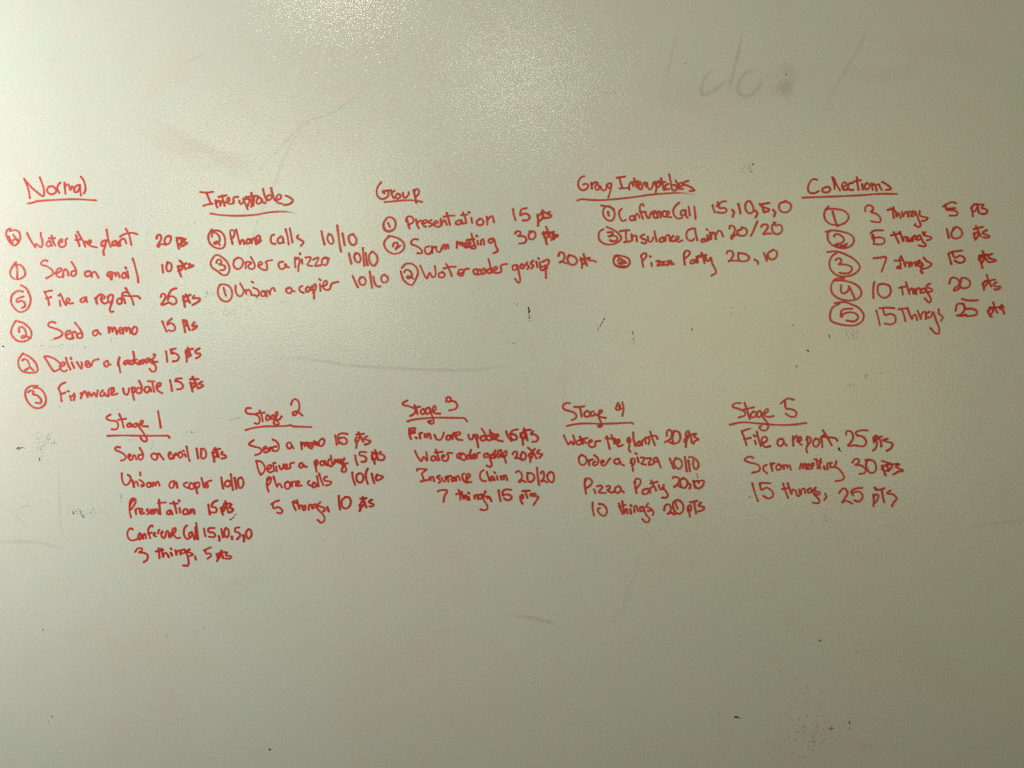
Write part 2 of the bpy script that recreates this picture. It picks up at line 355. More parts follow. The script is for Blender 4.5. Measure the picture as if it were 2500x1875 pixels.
TRACE = """
T 0 410 4.424
H Normal
260 118 290 185 310 245 322 325
266 124 335 205 400 262 458 305 476 290 472 220 448 150 430 102
560 197 522 208 508 240 524 272 562 285 602 262 600 225 570 200
650 160 628 185 620 225 640 270
697 160 700 220 708 290 702 225 715 185 740 180 760 240 775 200 795 215 805 258
862 185 825 192 805 228 808 260 835 258 855 225 862 188 866 240 874 298
872 94 900 130 920 190 922 240 908 272
U
303 382 345 378 400 360 480 352 600 345 750 338 880 340 960 346 1035 350
E Water the plant
T 0 550 5.292
348 98 375 155 410 215 455 285
455 285 462 240 495 262 530 285 548 250 545 190 528 140 526 98
645 205 615 212 598 250 620 275 655 255 660 222
655 225 668 262
665 135 685 200 712 262
632 170 705 166
765 225 800 215 802 182 775 190 755 235 775 275 815 280 850 245 845 195 868 170
980 128 1005 200 1026 268
980 190 1040 182
1002 85 1045 160 1085 225 1100 275
1085 235 1110 205 1132 240
1130 235 1170 225 1172 195 1150 200 1140 240 1180 270 1248 285
1388 195 1330 204 1306 250 1328 271 1366 226 1371 198 1359 270 1334 336 1342 381
1376 58 1390 144 1409 226 1429 278
1493 199 1453 218 1455 259 1490 250 1507 210 1514 262
1529 270 1522 204 1555 276 1545 216 1573 180 1609 180 1629 234
1624 46 1663 111 1681 180 1694 250
1550 147 1603 116 1675 99 1734 102 1770 118
T 0 410 4.424
C circled 4
T 0 550 5.292
132 42 90 65 78 115 95 170 130 225 178 262 220 240 255 185 258 125 235 80 190 62 128 74
112 145 125 180 152 198 182 186
172 125 205 172 232 200
130 205 160 232
T 0 410 4.424
P 20 pts
1690 762 1698 730 1728 722 1740 750 1730 790 1705 822 1700 850 1718 852 1726 826 1760 822 1790 830
1838 738 1800 742 1776 780 1790 820 1825 816 1844 775 1842 740 1818 734
1906 752 1915 810 1930 872
1910 785 1925 760 1955 765 1962 800 1932 830
1935 755 1985 765
1958 765 1962 820
2000 770 1978 790 1988 802 2022 812 1992 832 1955 850
E Send an email
512 1005 482 996 446 1020 450 1048 500 1060 555 1095 575 1130 560 1160 500 1190
598 1140 650 1118 665 1090 635 1085 608 1115 610 1160 645 1182 690 1160
680 1180 682 1130 700 1095 725 1110 738 1160
812 1108 775 1120 768 1155 795 1168 820 1145 820 1100 795 1050 770 1015
955 1115 922 1125 918 1155 940 1172 975 1155 975 1120 955 1115
980 1130 992 1188 995 1140 1020 1120 1040 1140 1062 1185
1155 1160 1205 1145 1208 1125 1170 1128 1158 1160 1190 1180 1200 1212 1210 1180 1205 1130
1205 1185 1215 1140 1240 1135 1252 1175 1258 1135 1275 1130 1292 1182
1345 1130 1318 1150 1320 1182 1345 1190 1362 1165 1352 1135 1335 1135
1375 1120 1385 1190
1356 1075 1362 1088
1432 980 1450 1030 1470 1110 1488 1180 1492 1235
C circled 1
170 1020 135 1065 110 1115 118 1170 160 1200 215 1198 258 1170 272 1140 255 1085 215 1048 165 1045
175 1055 185 1110 184 1185
P 10 pts
1750 1045 1755 1090 1760 1128
1810 1022 1795 1070 1805 1110 1835 1115 1853 1075 1842 1030 1805 1018
1920 1060 1932 1110 1955 1172
1925 1085 1940 1060 1968 1060 1965 1090 1930 1115
1942 1003 1975 1040 2005 1095
1955 1062 2010 1030
2045 1035 2035 1050 2090 1050 2070 1068 2030 1080
E File a report
480 1335 505 1390 522 1435 530 1478
485 1345 520 1330 560 1325
500 1410 550 1395
630 1378 640 1378
645 1435 652 1490
650 1358 670 1400 690 1445 712 1480
722 1455 752 1430 742 1408 718 1415 720 1450 745 1465 788 1460
930 1395 890 1405 868 1430 880 1450 915 1435 925 1400 940 1448
1028 1405 1048 1465
1036 1420 1060 1380 1090 1365 1110 1375
1085 1420 1130 1405 1118 1378 1092 1400 1100 1445 1130 1465 1162 1450
1162 1390 1170 1440 1190 1455 1215 1420 1218 1375 1190 1370 1165 1395
1215 1440 1195 1490 1185 1535 1205 1558 1222 1548
1300 1405 1270 1420 1265 1455 1295 1470 1318 1445 1305 1410 1335 1410 1352 1462
1322 1410 1320 1360 1345 1342 1370 1345
1357 1300 1390 1355 1425 1420 1442 1475
1345 1380 1420 1385 1485 1385 1512 1410
C circled 5
228 1268 280 1300 318 1370 330 1430 310 1500 265 1545 210 1555 155 1515 120 1450 125 1385 165 1340 210 1328 242 1335
252 1388 190 1410 178 1425 185 1452 220 1435 260 1450 270 1490 240 1512
P 25 pts
1735 1395 1745 1365 1775 1360 1785 1395 1765 1440 1740 1475 1770 1475 1815 1455
1900 1300 1850 1320 1815 1385 1812 1425
1815 1395 1860 1385 1895 1410 1905 1450 1870 1475 1830 1455
1978 1385 1985 1440 1995 1500
1975 1420 1995 1385 2025 1395 2022 1430 1990 1450
2005 1365 2030 1410 2048 1455
1990 1395 2055 1370
2095 1380 2080 1410 2125 1405 2160 1415 2140 1445 2080 1480
T 0 640 4.424
E Send a memo
598 655 565 645 530 655 522 690 570 710 640 735 675 770 650 805 588 828
708 790 745 775 765 750 735 740 710 765 715 810 755 830 795 815
785 825 780 775 800 750 825 770 835 815
878 765 840 775 838 810 870 820 890 800 880 750 850 705 810 655
1050 735 1012 745 1002 775 1025 795 1055 770 1050 745 1085 778
1172 705 1180 770 1185 720 1205 705 1215 760 1225 710 1240 705 1262 775
1268 745 1305 740 1315 710 1290 712 1285 745 1300 770 1325 765
1330 770 1335 720 1355 705 1365 755 1375 710 1395 710 1410 765
1450 700 1425 730 1430 770 1455 780 1480 745 1475 705 1445 695
C circled 2
168 635 135 690 118 750 135 800 180 845 240 858 300 840 335 800 335 745 300 695 245 655 178 636
205 755 205 710 235 700 262 720 280 770 275 805 235 822 232 800 270 795 325 818
P 15 pts
1752 640 1772 690 1798 748
1852 612 1812 645 1808 680
1808 668 1850 660 1885 690 1885 730 1850 745 1822 735
1975 625 1985 680 1998 755
1975 650 2000 625 2020 650 2000 690 1988 705
2005 640 2025 680 2045 730
2098 650 2075 680 2085 695 2125 685 2118 705 2080 730
E Deliver a package
478 1025 515 1080 550 1140 575 1172
480 1020 520 1018 580 1040 630 1075 660 1120 640 1155 585 1182
645 1125 690 1115 695 1085 665 1090 650 1130 665 1170 700 1180 722 1165
712 1035 725 1085 745 1130 760 1158
775 1085 800 1140
765 1035 768 1045
830 1080 855 1120 880 1152 885 1110 878 1080
925 1115 955 1095 950 1070 925 1075 925 1115 950 1135 980 1120
962 1085 985 1125 1000 1075 1030 1055 1062 1048
1160 1065 1128 1080 1125 1110 1150 1130 1172 1100 1165 1075 1180 1105 1195 1105
1290 1030 1280 1080 1290 1140 1298 1190
1290 1030 1278 1060 1270 1100 1285 1130
1385 1060 1350 1070 1335 1090 1350 1105 1378 1085 1385 1060 1395 1100
1430 1060 1402 1075 1405 1100 1430 1102
1438 968 1448 1030 1440 1100 1455 1065 1475 1050
1450 1075 1480 1095 1500 1105
1502 1100 1525 1080 1520 1060 1500 1075 1510 1100
1555 1055 1528 1065 1522 1090 1545 1095 1560 1060 1580 1090
1605 1040 1582 1050 1580 1080 1605 1075 1612 1045
1658 1000 1670 990 1672 1020 1640 1050 1630 1085 1655 1095 1650 1060 1612 1050
1658 1080 1700 1075
1660 1090 1685 1140 1670 1178 1635 1178 1615 1150
C circled 2
248 985 205 1040 195 1090 215 1150 255 1185 330 1195 385 1190 405 1165 390 1100 345 1045 295 1010 245 990
240 1060 268 1045 300 1070 318 1120 300 1150 265 1162 275 1168 310 1140 330 1140 360 1170
P 15 pts
1792 965 1800 1020 1805 1075
1895 932 1840 945
1845 945 1858 985
1850 985 1895 985 1930 1020 1915 1060 1868 1072
2005 970 2015 1020 2015 1075
2012 1000 2035 965 2050 985 2040 1015 2015 1030
2028 925 2045 965 2060 1010
2010 950 2080 935
2150 932 2110 960 2120 985 2155 985 2160 1010 2115 1040
E Firmware update
T 130 920 4.536
58 125 80 190 92 272
132 62 85 85 58 125
85 190 130 176
185 210 198 258
158 160 172 160
230 185 238 218 228 256
212 215 232 192
305 185 322 178 305 238
315 205 345 158 362 180 380 225
378 222 392 165 410 200 422 215 450 175 478 222 485 190 492 148
548 150 522 180 524 215 555 205 565 172 580 205 605 212
612 210 612 150 640 122 668 122
640 185 672 160 668 128 645 150 640 195 665 200 708 185
772 130 785 180 810 198 832 175 838 130
870 120 878 185 895 255
872 140 895 115 910 145 890 175
975 130 935 122 918 160 940 182 972 170 978 110 950 45
1060 110 1020 115 1010 155 1040 175 1065 140 1070 112 1085 160
1095 55 1105 110 1118 165
1048 48 1118 50
1150 115 1185 95 1185 68 1155 75 1142 115 1160 155 1208 180
T 0 640 4.424
C circled 3
405 1335 345 1335 295 1360 272 1410 280 1470 320 1535 370 1570 425 1575 475 1545 495 1495 485 1435 450 1380 400 1355 365 1358
305 1405 330 1385 365 1400 350 1425 400 1440 440 1480 440 1520 385 1518
P 15 pts
1835 1275 1848 1330 1855 1388
1960 1255 1905 1260 1895 1285
1905 1285 1950 1300 1975 1340 1950 1370 1912 1372
2055 1300 2070 1350 2078 1398
2060 1335 2080 1305 2105 1320 2095 1345 2070 1360
2080 1238 2110 1300 2135 1365
2055 1265 2140 1262
2180 1290 2140 1315 2190 1325 2190 1340 2150 1360
T 470 430 4.424
H Interuptables
82 172 150 178 218 170
150 180 175 240 198 300
118 320 170 305 215 298
248 262 252 300 268 338
255 295 275 265 292 268 300 320
300 315 310 275 325 270 345 320
318 210 330 260 350 320
282 225 365 208
355 285 395 270 400 245 385 230 372 260 390 300 430 295 450 270
440 295 442 240 455 225 490 225
505 265 510 295 530 300 550 270 548 245
548 240 570 300 595 358
570 250 605 235 622 260 600 305 592 330
580 225 600 250 625 262
635 182 645 250 632 332
572 232 640 215 705 215
665 220 660 270 655 320
730 232 700 245 690 280 705 300 738 285 745 240 755 280 785 290
760 140 775 200 800 262
800 262 810 215 845 205 852 240 820 262
848 132 865 200 888 262
895 262 945 245 955 210 925 200 905 235 915 285 965 298
1005 212 1040 225 1082 262 1050 300 990 312
U
195 404 300 420 450 428 600 424 720 412 800 395 900 385 1000 384 1080 395 1130 405
E Phone calls
432 730 415 660 405 600 425 580 452 600 445 650 418 675
472 580 490 650 512 738 525 700 545 690 560 735
600 680 580 700 590 730 615 720 625 690 600 678
630 680 640 730 645 690 670 665 680 710 688 735
690 720 730 670 715 640 690 660 690 700 710 725 742 695
878 632 850 650 845 700 862 728 892 732
955 650 922 680 925 720 960 722 980 690 965 650 985 720
1005 575 1025 650 1038 735
1050 565 1065 640 1078 715
1140 640 1128 665 1170 690 1200 715 1170 752
C circled 2
208 578 180 620 170 670 190 730 240 770 310 782 345 750 350 680 325 620 280 590 230 588 205 598
208 655 212 620 250 612 285 650 290 700 240 735 232 718 270 705 290 742
P 10/10
1392 595 1405 665 1425 738
1470 625 1455 670 1475 720 1505 735 1522 700 1500 640 1470 625
1562 535 1575 640 1590 750 1602 815
1618 620 1630 680 1642 745
1735 625 1690 645 1690 700 1725 745 1765 725 1765 670 1725 625
E Order a pizza
490 880 450 910 445 970 485 1005 525 985 545 930 525 890 485 880
570 930 575 995
572 950 590 925 625 930
632 940 600 970 620 1000 660 1000 672 960 655 920 630 875
710 970 750 950 740 925 715 940 715 980 760 1010 800 1010 805 960 790 925 830 912 860 908
975 925 935 935 930 975 960 1005 1000 985 1010 945 995 965 1035 985
1108 880 1105 930 1112 985
1112 900 1140 880 1155 920 1145 970 1142 1025
1160 835 1162 842
1178 900 1185 945
1222 880 1275 875 1265 915 1240 960 1290 970
1305 900 1360 878 1345 925 1320 970 1380 962
1440 880 1400 900 1400 950 1440 960 1462 920 1450 880 1410 885 1475 890
C circled 3
225 875 195 930 210 985 260 1020 320 1065 370 1065 398 1010 380 940 335 890 280 855 245 855 215 890
258 935 268 905 300 905 312 930 285 955 330 960 352 985 335 1015 300 1015
P 10/10
1688 835 1700 890 1715 945
1760 832 1745 870 1765 920 1800 930 1815 890 1795 840 1765 832
1838 775 1845 870 1855 965
1868 830 1878 900 1890 960
1935 815 1905 860 1915 930 1955 970 1995 920 1990 860 1945 815
E Unjam a copier
465 1185 465 1240 490 1290 530 1292 552 1240 535 1195 515 1160
570 1230 580 1280 582 1245 605 1225 625 1250 640 1285
655 1205 705 1230 718 1280 690 1295 665 1285
640 1140 655 1150
770 1240 745 1250 745 1290 775 1295 790 1260 770 1240 795 1285
800 1295 800 1240 825 1245 835 1285 840 1240 855 1215 875 1205 890 1240
1050 1205 1015 1215 1015 1250 1050 1265 1075 1235 1062 1210 1080 1240 1102 1245
1185 1185 1155 1205 1160 1240 1200 1260
1245 1195 1225 1215 1230 1250 1262 1235 1270 1195 1285 1230
1290 1190 1310 1250 1312 1320
1295 1210 1320 1165 1335 1190 1320 1240 1300 1260
1375 1165 1382 1240
1368 1112 1382 1125
1395 1190 1448 1170 1445 1130 1415 1150 1415 1210 1455 1230 1485 1215 1500 1165 1535 1150 1570 1142
C circled 1
300 1172 275 1215 275 1270 300 1325 355 1355 400 1340 425 1290 418 1225 380 1180 320 1168 290 1175
335 1205 345 1250 360 1290
P 10/10
1728 1080 1755 1140 1785 1200
1820 1092 1798 1125 1815 1170 1850 1175 1870 1135 1850 1095 1815 1092
1912 1030 1925 1120 1938 1205
1952 1085 1965 1150 1990 1188 2025 1192
2065 1065 2040 1085 2040 1130 2070 1150 2105 1130 2105 1090 2070 1065
T 890 410 3.687
H Group
148 130 120 170 108 215 125 265 165 280 205 260 215 225 195 205 160 212 180 230
165 210 235 200
240 210 245 240 262 272
245 225 270 205
295 235 275 255 290 275 318 265 320 240 295 232
345 225 350 260 370 268 395 240 398 218
440 200 450 240 465 312
445 215 465 190 490 205 482 240 455 260
U
180 308 260 300 350 292 440 292 515 305
E Presentation
405 545 390 500 378 450
375 480 375 450 410 435 440 460 435 490 400 510
462 460 470 505 488 542
472 505 490 478 510 475
515 500 560 490 560 470 530 475 525 510 550 530
600 470 570 490 600 500 620 510 580 528
615 510 655 495 650 475 625 490 635 525 670 530
685 460 685 525 700 490 720 470 735 500 740 510
738 405 755 460 768 512
712 440 760 430 808 430
850 470 820 490 830 510 865 500 870 465 880 500 895 500
885 400 905 450 915 495
870 425 925 420
960 450 968 495
935 398 945 402
1035 460 1010 480 1015 510 1050 515 1070 490 1055 460 1035 455
1100 440 1105 510
1105 470 1130 440 1150 435 1165 488
C circled 1
195 458 168 505 180 560 225 575 270 545 278 490 250 450 210 445 185 470 172 520 200 568 250 560
212 495 225 530
P 15 pts
1335 372 1342 420 1358 472
1455 362 1410 375 1400 420
1402 425 1450 410 1485 440 1465 470 1425 472
1555 420 1562 480 1560 520
1555 440 1585 415 1605 430 1590 465 1565 480
1600 382 1605 420 1618 455
1590 405 1625 400
1665 395 1640 415 1680 425 1665 445 1632 450
E Scrum meeting
480 645 450 640 422 660 422 685 470 705 510 735 515 765 475 768
580 705 545 720 550 765 585 775 600 750
605 705 610 765
612 725 630 710
645 710 650 750 680 755 692 720
700 705 705 738 705 700 722 690 730 735 735 695 750 690 755 722
832 665 830 720
835 685 855 665 862 700 875 665 885 700 900 705
895 700 925 690 920 670 900 680 905 715 935 710
930 700 955 680 945 665 930 690 945 715 975 700
962 592 975 650 998 718 970 725 950 710
920 650 985 640
1015 655 1020 690
1005 610 1012 615
1045 690 1048 655 1068 640 1075 690
1150 635 1120 645 1118 670 1145 672 1165 640 1180 700 1198 745 1162 768
C circled 2
225 612 185 650 175 690 200 740 255 772 310 765 350 730 355 685 320 645 265 620 215 612
255 705 260 680 290 672 295 700 275 735 320 700
P 30 pts
1355 590 1370 570 1400 575 1400 600 1375 615 1430 615 1455 645 1435 675 1392 680
1500 575 1475 600 1485 640 1515 640 1538 610 1525 575 1485 572
1610 575 1625 630 1638 685
1610 600 1635 575 1650 600 1635 640 1615 620
1632 530 1655 585 1672 625
1600 590 1680 580
1700 575 1690 600 1740 605 1710 630 1680 650
1695 590 1700 640
E Water cooler gossip
502 880 530 945 560 995 585 945 612 985 640 960 632 885
700 940 670 950 670 980 705 985 722 960 700 935
735 865 765 920 785 972
712 905 770 890 820 890
838 950 880 945 885 915 850 920 845 960 880 970 895 925 910 910 935 908
1010 910 980 920 985 950 1010 960
1035 915 1015 935 1030 960 1055 945 1040 915
1070 905 1050 930 1060 955 1085 940 1080 910
1115 822 1130 880 1145 940
1135 905 1105 920 1115 950 1150 935
1150 930 1190 910 1185 890 1160 905 1165 940 1200 945 1230 930 1225 885 1245 870 1282 865
1370 875 1335 880 1335 915 1365 915 1375 880 1390 950 1400 1010 1385 1035 1355 1000
1410 870 1400 890 1420 905 1438 885 1415 865
1465 850 1450 870 1480 885 1465 910
1515 835 1495 860 1520 880 1500 905
1545 845 1555 890
1562 812 1568 818
1575 850 1590 920 1640 900
1600 845 1650 825 1658 850 1640 880 1590 890
1625 880 1630 930 1632 990
C circled 2
335 900 370 865 420 862 460 890 480 935 465 990 430 1050 390 1045 345 1000 325 930
355 940 375 915 410 930 425 965 395 995 380 980 405 975 435 995
P 20 pts
1745 790 1755 762 1785 765 1800 800 1780 840 1750 855 1770 840 1815 860
1840 785 1825 820 1845 865 1890 870 1912 835 1890 800 1845 785
1945 810 1955 850 1955 900
1950 840 1970 815 1985 840 1970 865
1970 775 1985 830 2000 880
1945 830 2010 810
2025 810 2015 830 2060 835 2080 845
T 1390 410 3.687
H Group Interuptables
T 1400 415 4.097
108 62 75 75 48 120 52 170 85 202 130 190 148 155 125 138 98 145
178 130 184 186
186 145 215 122 240 128
230 148 215 172 235 200 258 185 250 150 230 148
268 165 285 198 318 202 332 170 330 150
378 135 348 135 340 165 370 180 380 140 368 210 348 275
435 78 515 65
460 80 472 130 488 178
462 185 545 180
560 198 558 150 580 120 600 160
605 85 618 130 635 175
575 125 640 112
640 160 670 145 665 118 645 135 650 175 675 195 695 150 712 120 725 165
735 130 745 180 770 195 795 150 800 125
815 120 830 170 822 225
822 145 850 110 870 130 850 170 828 165
875 85 890 145 905 200
860 130 915 120
945 140 920 155 920 195 955 190
955 45 970 110 985 195 1020 205 1035 165 1000 150
1020 105 1045 150 1060 190
1060 170 1090 155 1080 125 1058 140 1065 185 1095 190
1145 110 1110 120 1105 145 1160 165 1210 205 1160 210
T 1390 410 3.687
U
72 292 110 282 190 288 280 290 400 282 500 272 600 260 700 245 800 235 900 228 1000 225 1080 232 1150 240
E Conference Call
T 1460 490 5.08
292 102 262 140 268 200 300 250 345 240
440 190 400 195 395 232 425 245 455 220 440 190
462 240 465 185 488 160 515 210
565 65 550 38 522 60 518 110 535 165 555 222
520 140 590 140
590 165 610 205 632 215 655 150 670 140
680 165 720 150 712 125 685 140 690 205 720 212
738 210 738 150 765 135 775 210
830 130 800 140 805 190 840 200
850 175 880 160 868 125 848 150 862 200 905 205
1005 25 955 70 930 130 950 190 990 222 1040 212
1085 118 1035 125 1028 175 1065 180 1088 130 1092 190 1110 212
1122 75 1130 130 1138 180
1192 75 1202 150 1208 220
T 1390 410 3.687
C circled 1
288 338 330 345 375 360 405 400 400 450 375 475 335 465 305 425 305 375 325 350 360 345 400 375
348 395 355 440 345 395
P 15,10,5,0
1288 335 1295 365 1308 400
1408 300 1370 305 1345 335 1325 345
1335 310 1350 360 1395 360 1415 385 1385 405 1330 400
1465 378 1480 400 1468 440
1520 325 1530 365 1538 410
1605 298 1582 330 1590 385 1625 410 1655 385 1650 345 1625 300
1675 385 1690 410 1675 445
1712 325 1730 350 1745 355 1790 368 1795 385 1752 400
1715 330 1795 315
1740 350 1745 385
1832 378 1850 400 1842 435
1935 305 1895 320 1885 360 1910 395 1955 398 1990 370 1988 325 1940 298
E Insurance Claim
455 570 500 562 540 562
510 570 508 615 515 660
495 668 550 660
560 600 565 660 572 620 600 610 608 660
672 600 640 615 655 635 690 650 685 680 650 672
705 620 715 660 740 662 755 625
765 570 775 615 785 660
840 625 812 640 815 665 845 660 850 625 858 660
865 655 868 615 895 605 905 655
935 612 915 635 925 660 950 655
955 650 985 635 978 615 958 625 962 655 985 665 1015 652
1108 545 1070 560 1052 600 1065 645 1105 655 1118 640
1130 545 1138 600 1150 650
1215 635 1190 645 1190 665 1215 660 1222 635 1232 660
1240 605 1250 650
1235 552 1242 558
1265 580 1275 650 1280 600 1305 585 1318 640
1320 600 1340 565 1365 575 1382 615
1265 640 1265 600 1290 580
C circled 3
305 552 275 570 262 610 275 655 320 685 385 688 440 665 465 630 440 590 390 555 335 532
345 580 385 578 385 600 345 620 395 610 430 625 420 655 385 660 365 650
P 20/20
1440 545 1445 520 1475 525 1490 550 1480 590 1455 620 1462 640 1480 610 1525 600
1545 555 1515 565 1518 600 1560 612 1595 590 1590 550 1550 535
1690 482 1670 530 1650 580 1632 612
1725 530 1740 512 1775 510 1785 535 1760 575 1740 598 1770 592 1815 590
1855 490 1825 515 1825 560 1855 595 1900 585 1915 540 1890 510 1855 520 1838 490
E Pizza Party
645 785 655 840 665 890
645 800 665 770 690 772 690 800 660 835 655 850
738 855 742 885
725 795 730 800
785 840 815 838 800 865 790 880 825 872
825 850 860 842 845 860 838 878 870 870
880 840 915 835 890 870 880 880 895 850 925 850 915 870 940 865
1030 770 1032 820 1038 870
1030 775 1050 745 1082 755 1075 785 1040 815
1125 825 1095 835 1090 860 1120 855 1132 825 1140 850
1145 800 1155 850
1150 820 1165 800 1185 800
1190 765 1205 810 1215 855
1165 790 1230 785
1225 800 1230 830 1255 835 1272 805 1285 860 1312 910 1318 945 1280 968
C circled 2
410 790 395 830 410 875 460 895 515 890 542 855 530 815 480 795 430 790 400 820 402 860 440 885 500 885
430 785 440 800
435 835 460 815 475 830 450 865 500 850 490 835
445 858 510 855
P 20,10
1415 770 1425 748 1460 750 1475 780 1455 820 1425 845 1450 835 1525 835
1520 770 1522 820 1555 842 1605 830 1615 800 1580 775 1520 765
1665 825 1695 845 1695 865
1750 765 1762 800 1775 835
1775 830 1780 780
1825 742 1790 765 1790 805 1825 825 1862 800 1865 755 1830 735
T 1950 410 4.016
H Collections
180 115 140 110 105 145 90 200 105 240 150 248 195 228
265 190 232 205 240 235 285 238 310 210 290 185 260 190
330 92 345 150 352 205
345 105 370 165 405 220
430 192 466 165 456 140 432 150 424 185 442 214 476 210
530 148 500 150 482 185 500 216 535 214
570 90 574 150 586 214
540 132 604 122
620 160 630 212
662 150 645 182 662 212 694 190 686 156 664 150
714 152 724 216
720 176 738 156 752 176 762 222
768 166 786 160 796 190 812 214
818 138 862 162 905 205 858 216
U
40 292 200 285 400 278 600 268 780 255 960 255
E 3 things
652 425 655 385 685 365 720 380 730 410 705 430 760 450 800 490 795 530 755 532 710 522
870 412 930 400
930 385 925 440 932 490
900 395 950 430 960 485 975 440 1000 490
1010 430 1020 480 1040 440 1060 430 1075 475
1070 475 1080 430 1100 430 1120 430 1095 470 1130 470 1145 430
1150 440 1180 520 1195 560 1175 580 1135 560 1140 550
1120 425 1110 450
1185 425 1190 470 1265 490 1240 515 1210 520
C circled 1
290 378 260 410 248 465 265 515 310 550 380 560 440 545 485 500 480 455 440 420 380 405 310 400 270 410
330 425 345 480 370 560 382 572
P 5 pts
1540 345 1500 335 1450 355 1415 378
1460 400 1530 395
1435 365 1450 410 1500 415 1550 430 1545 465 1480 468
1690 385 1700 430 1705 475
1690 400 1720 355 1750 370 1730 420 1705 430
1750 355 1755 400 1765 440
1720 360 1790 358
1810 360 1790 395 1820 400 1848 420 1825 450 1790 450
E 5 things
705 640 740 615 825 612
720 665 725 700 740 690 790 680 835 695 838 735 795 750 735 745
730 655 738 720
905 662 990 640
930 630 955 680 980 735
990 628 1010 680 1025 725 1030 680 1055 680 1060 720
1065 680 1085 725 1105 680 1110 720
1120 715 1125 670 1145 665 1150 700
1185 660 1160 680 1170 710 1195 690 1190 660 1215 720 1245 755 1225 770 1175 760
1215 630 1230 660 1300 680 1290 700 1255 710
1240 630 1225 660
C circled 2
265 625 330 612 420 625 500 650 540 700 520 755 460 785 390 782 320 750 285 700 285 640 310 615
345 670 360 650 400 655 435 685 440 715 400 745 350 765 380 740 430 760 470 745
360 770 430 775 460 760
P 10 pts
1450 600 1460 640 1470 685
1520 600 1495 640 1510 685 1555 690 1598 660 1592 610 1550 580 1515 590
1715 640 1720 680 1730 705
1715 660 1745 630 1760 655 1740 690
1735 570 1760 620 1785 670
1715 600 1800 578
1840 610 1800 635 1820 650 1870 670 1845 685 1810 680
E 7 things
735 885 790 880 855 875 840 940 812 1015
940 910 1020 905
1005 865 985 900 1000 950 980 985
960 980 985 960 1000 985
1005 870 1030 920 1045 970 1050 930 1075 930 1085 970
1095 925 1105 965 1120 930 1140 925 1145 960
1150 955 1160 920 1185 905
1190 925 1165 950 1190 965 1210 940 1195 925
1215 950 1195 1000 1215 1040 1210 1020
1225 880 1250 910 1300 940 1270 975 1215 990
C circled 3
280 825 360 818 450 845 540 895 595 960 580 1010 520 1050 430 1065 360 1045 310 990 300 920 330 860 365 838
360 905 385 885 415 900 410 930 390 945 470 950 520 980 500 1025 440 1035 400 1028
P 15 pts
1465 840 1480 890 1495 942
1600 810 1520 820 1485 830
1500 825 1530 880 1580 860 1625 885 1615 920 1570 930 1530 910
1765 880 1785 930 1800 980
1765 900 1795 870 1815 890 1790 935
1800 815 1820 860 1845 910
1770 860 1850 850
1895 840 1860 860 1870 885 1930 905 1900 920 1860 925
E 10 things
740 1120 730 1190 732 1275
825 1135 780 1150 775 1220 810 1265 860 1270 900 1225 890 1160 830 1135
985 1175 1060 1160
1010 1165 1020 1240
1050 1120 1065 1170 1085 1235
1085 1200 1110 1180 1125 1230
1135 1190 1145 1230
1150 1235 1155 1190 1185 1180 1195 1225
1225 1180 1200 1200 1205 1225 1240 1215 1250 1185 1225 1180
1245 1200 1285 1260 1295 1300 1275 1320 1235 1280
1285 1135 1250 1160 1310 1195 1290 1215 1250 1210
C circled 4
440 1085 370 1085 330 1120 315 1190 345 1250 420 1290 510 1300 580 1280 615 1225 585 1165 520 1125 430 1105 350 1105
415 1150 412 1200 430 1230 470 1215 495 1180
490 1160 520 1220 545 1275
P 20 pts
1475 1130 1490 1085 1525 1075 1570 1105 1565 1150 1525 1180 1520 1205 1560 1190 1580 1170
1590 1095 1580 1160 1620 1180 1670 1160 1675 1110 1630 1078 1595 1080
1805 1135 1815 1195
1800 1140 1830 1105 1850 1125 1820 1165
1840 1050 1860 1105 1885 1160
1820 1115 1920 1095
1935 1120 1905 1145 1925 1160 1978 1165 1950 1190 1920 1190
E 15 things
760 1400 780 1470 795 1540
935 1375 860 1370 790 1375
825 1380 845 1440 900 1430 945 1455 945 1510 900 1535 845 1525
980 1385 1070 1375
1010 1385 1030 1440 1045 1500
1065 1380 1085 1430 1110 1485 1120 1450 1145 1440 1160 1490
1165 1400 1195 1480
1195 1480 1205 1430 1240 1410 1245 1480
1280 1410 1250 1430 1255 1465 1295 1460 1315 1410 1340 1480 1375 1570 1370 1625 1330 1615 1290 1570
1370 1385 1375 1430 1410 1460 1395 1500
C circled 5
350 1325 440 1315 510 1335 590 1375 635 1440 620 1500 560 1540 480 1545 390 1530 320 1500 305 1440 330 1370 400 1330
520 1380 440 1385 415 1410 415 1465 440 1430 500 1415 560 1430 580 1470 540 1505 470 1495
P 25 pts
1535 1400 1550 1340 1590 1330 1620 1350 1620 1400 1580 1440 1540 1445 1590 1450 1640 1440
1600 1285 1665 1300 1750 1298
1610 1330 1640 1380 1690 1380 1740 1400 1735 1440 1650 1455
1855 1395 1865 1440 1890 1460
1855 1410 1880 1375 1905 1400 1870 1450
1905 1320 1920 1370 1945 1420
1870 1370 2010 1362
1990 1345 1965 1375 2000 1390 2010 1430
T 240 980 4.016
H Stage 1
118 130 90 145 78 165 110 185 175 195 195 230 185 265 160 275 132 272
205 125 230 180 248 255
195 180 270 170
310 215 285 225 285 245 310 248 325 225 312 212 335 245
375 215 348 222 345 245 365 250 382 225 378 210 400 250 450 320 475 365 470 390 440 388 415 360
395 230 430 215 440 190 420 190 410 215 430 240 485 245
585 95 598 170 612 255
U
92 337 250 333 450 337 650 335 685 338 695 355
E Send an email
T 280 1080 6.35
80 78 35 70 5 95 25 125 90 150 145 185 172 225 150 265 98 282
215 225 245 210 240 185 215 192 210 235 245 275 275 255 290 200 315 205 335 265
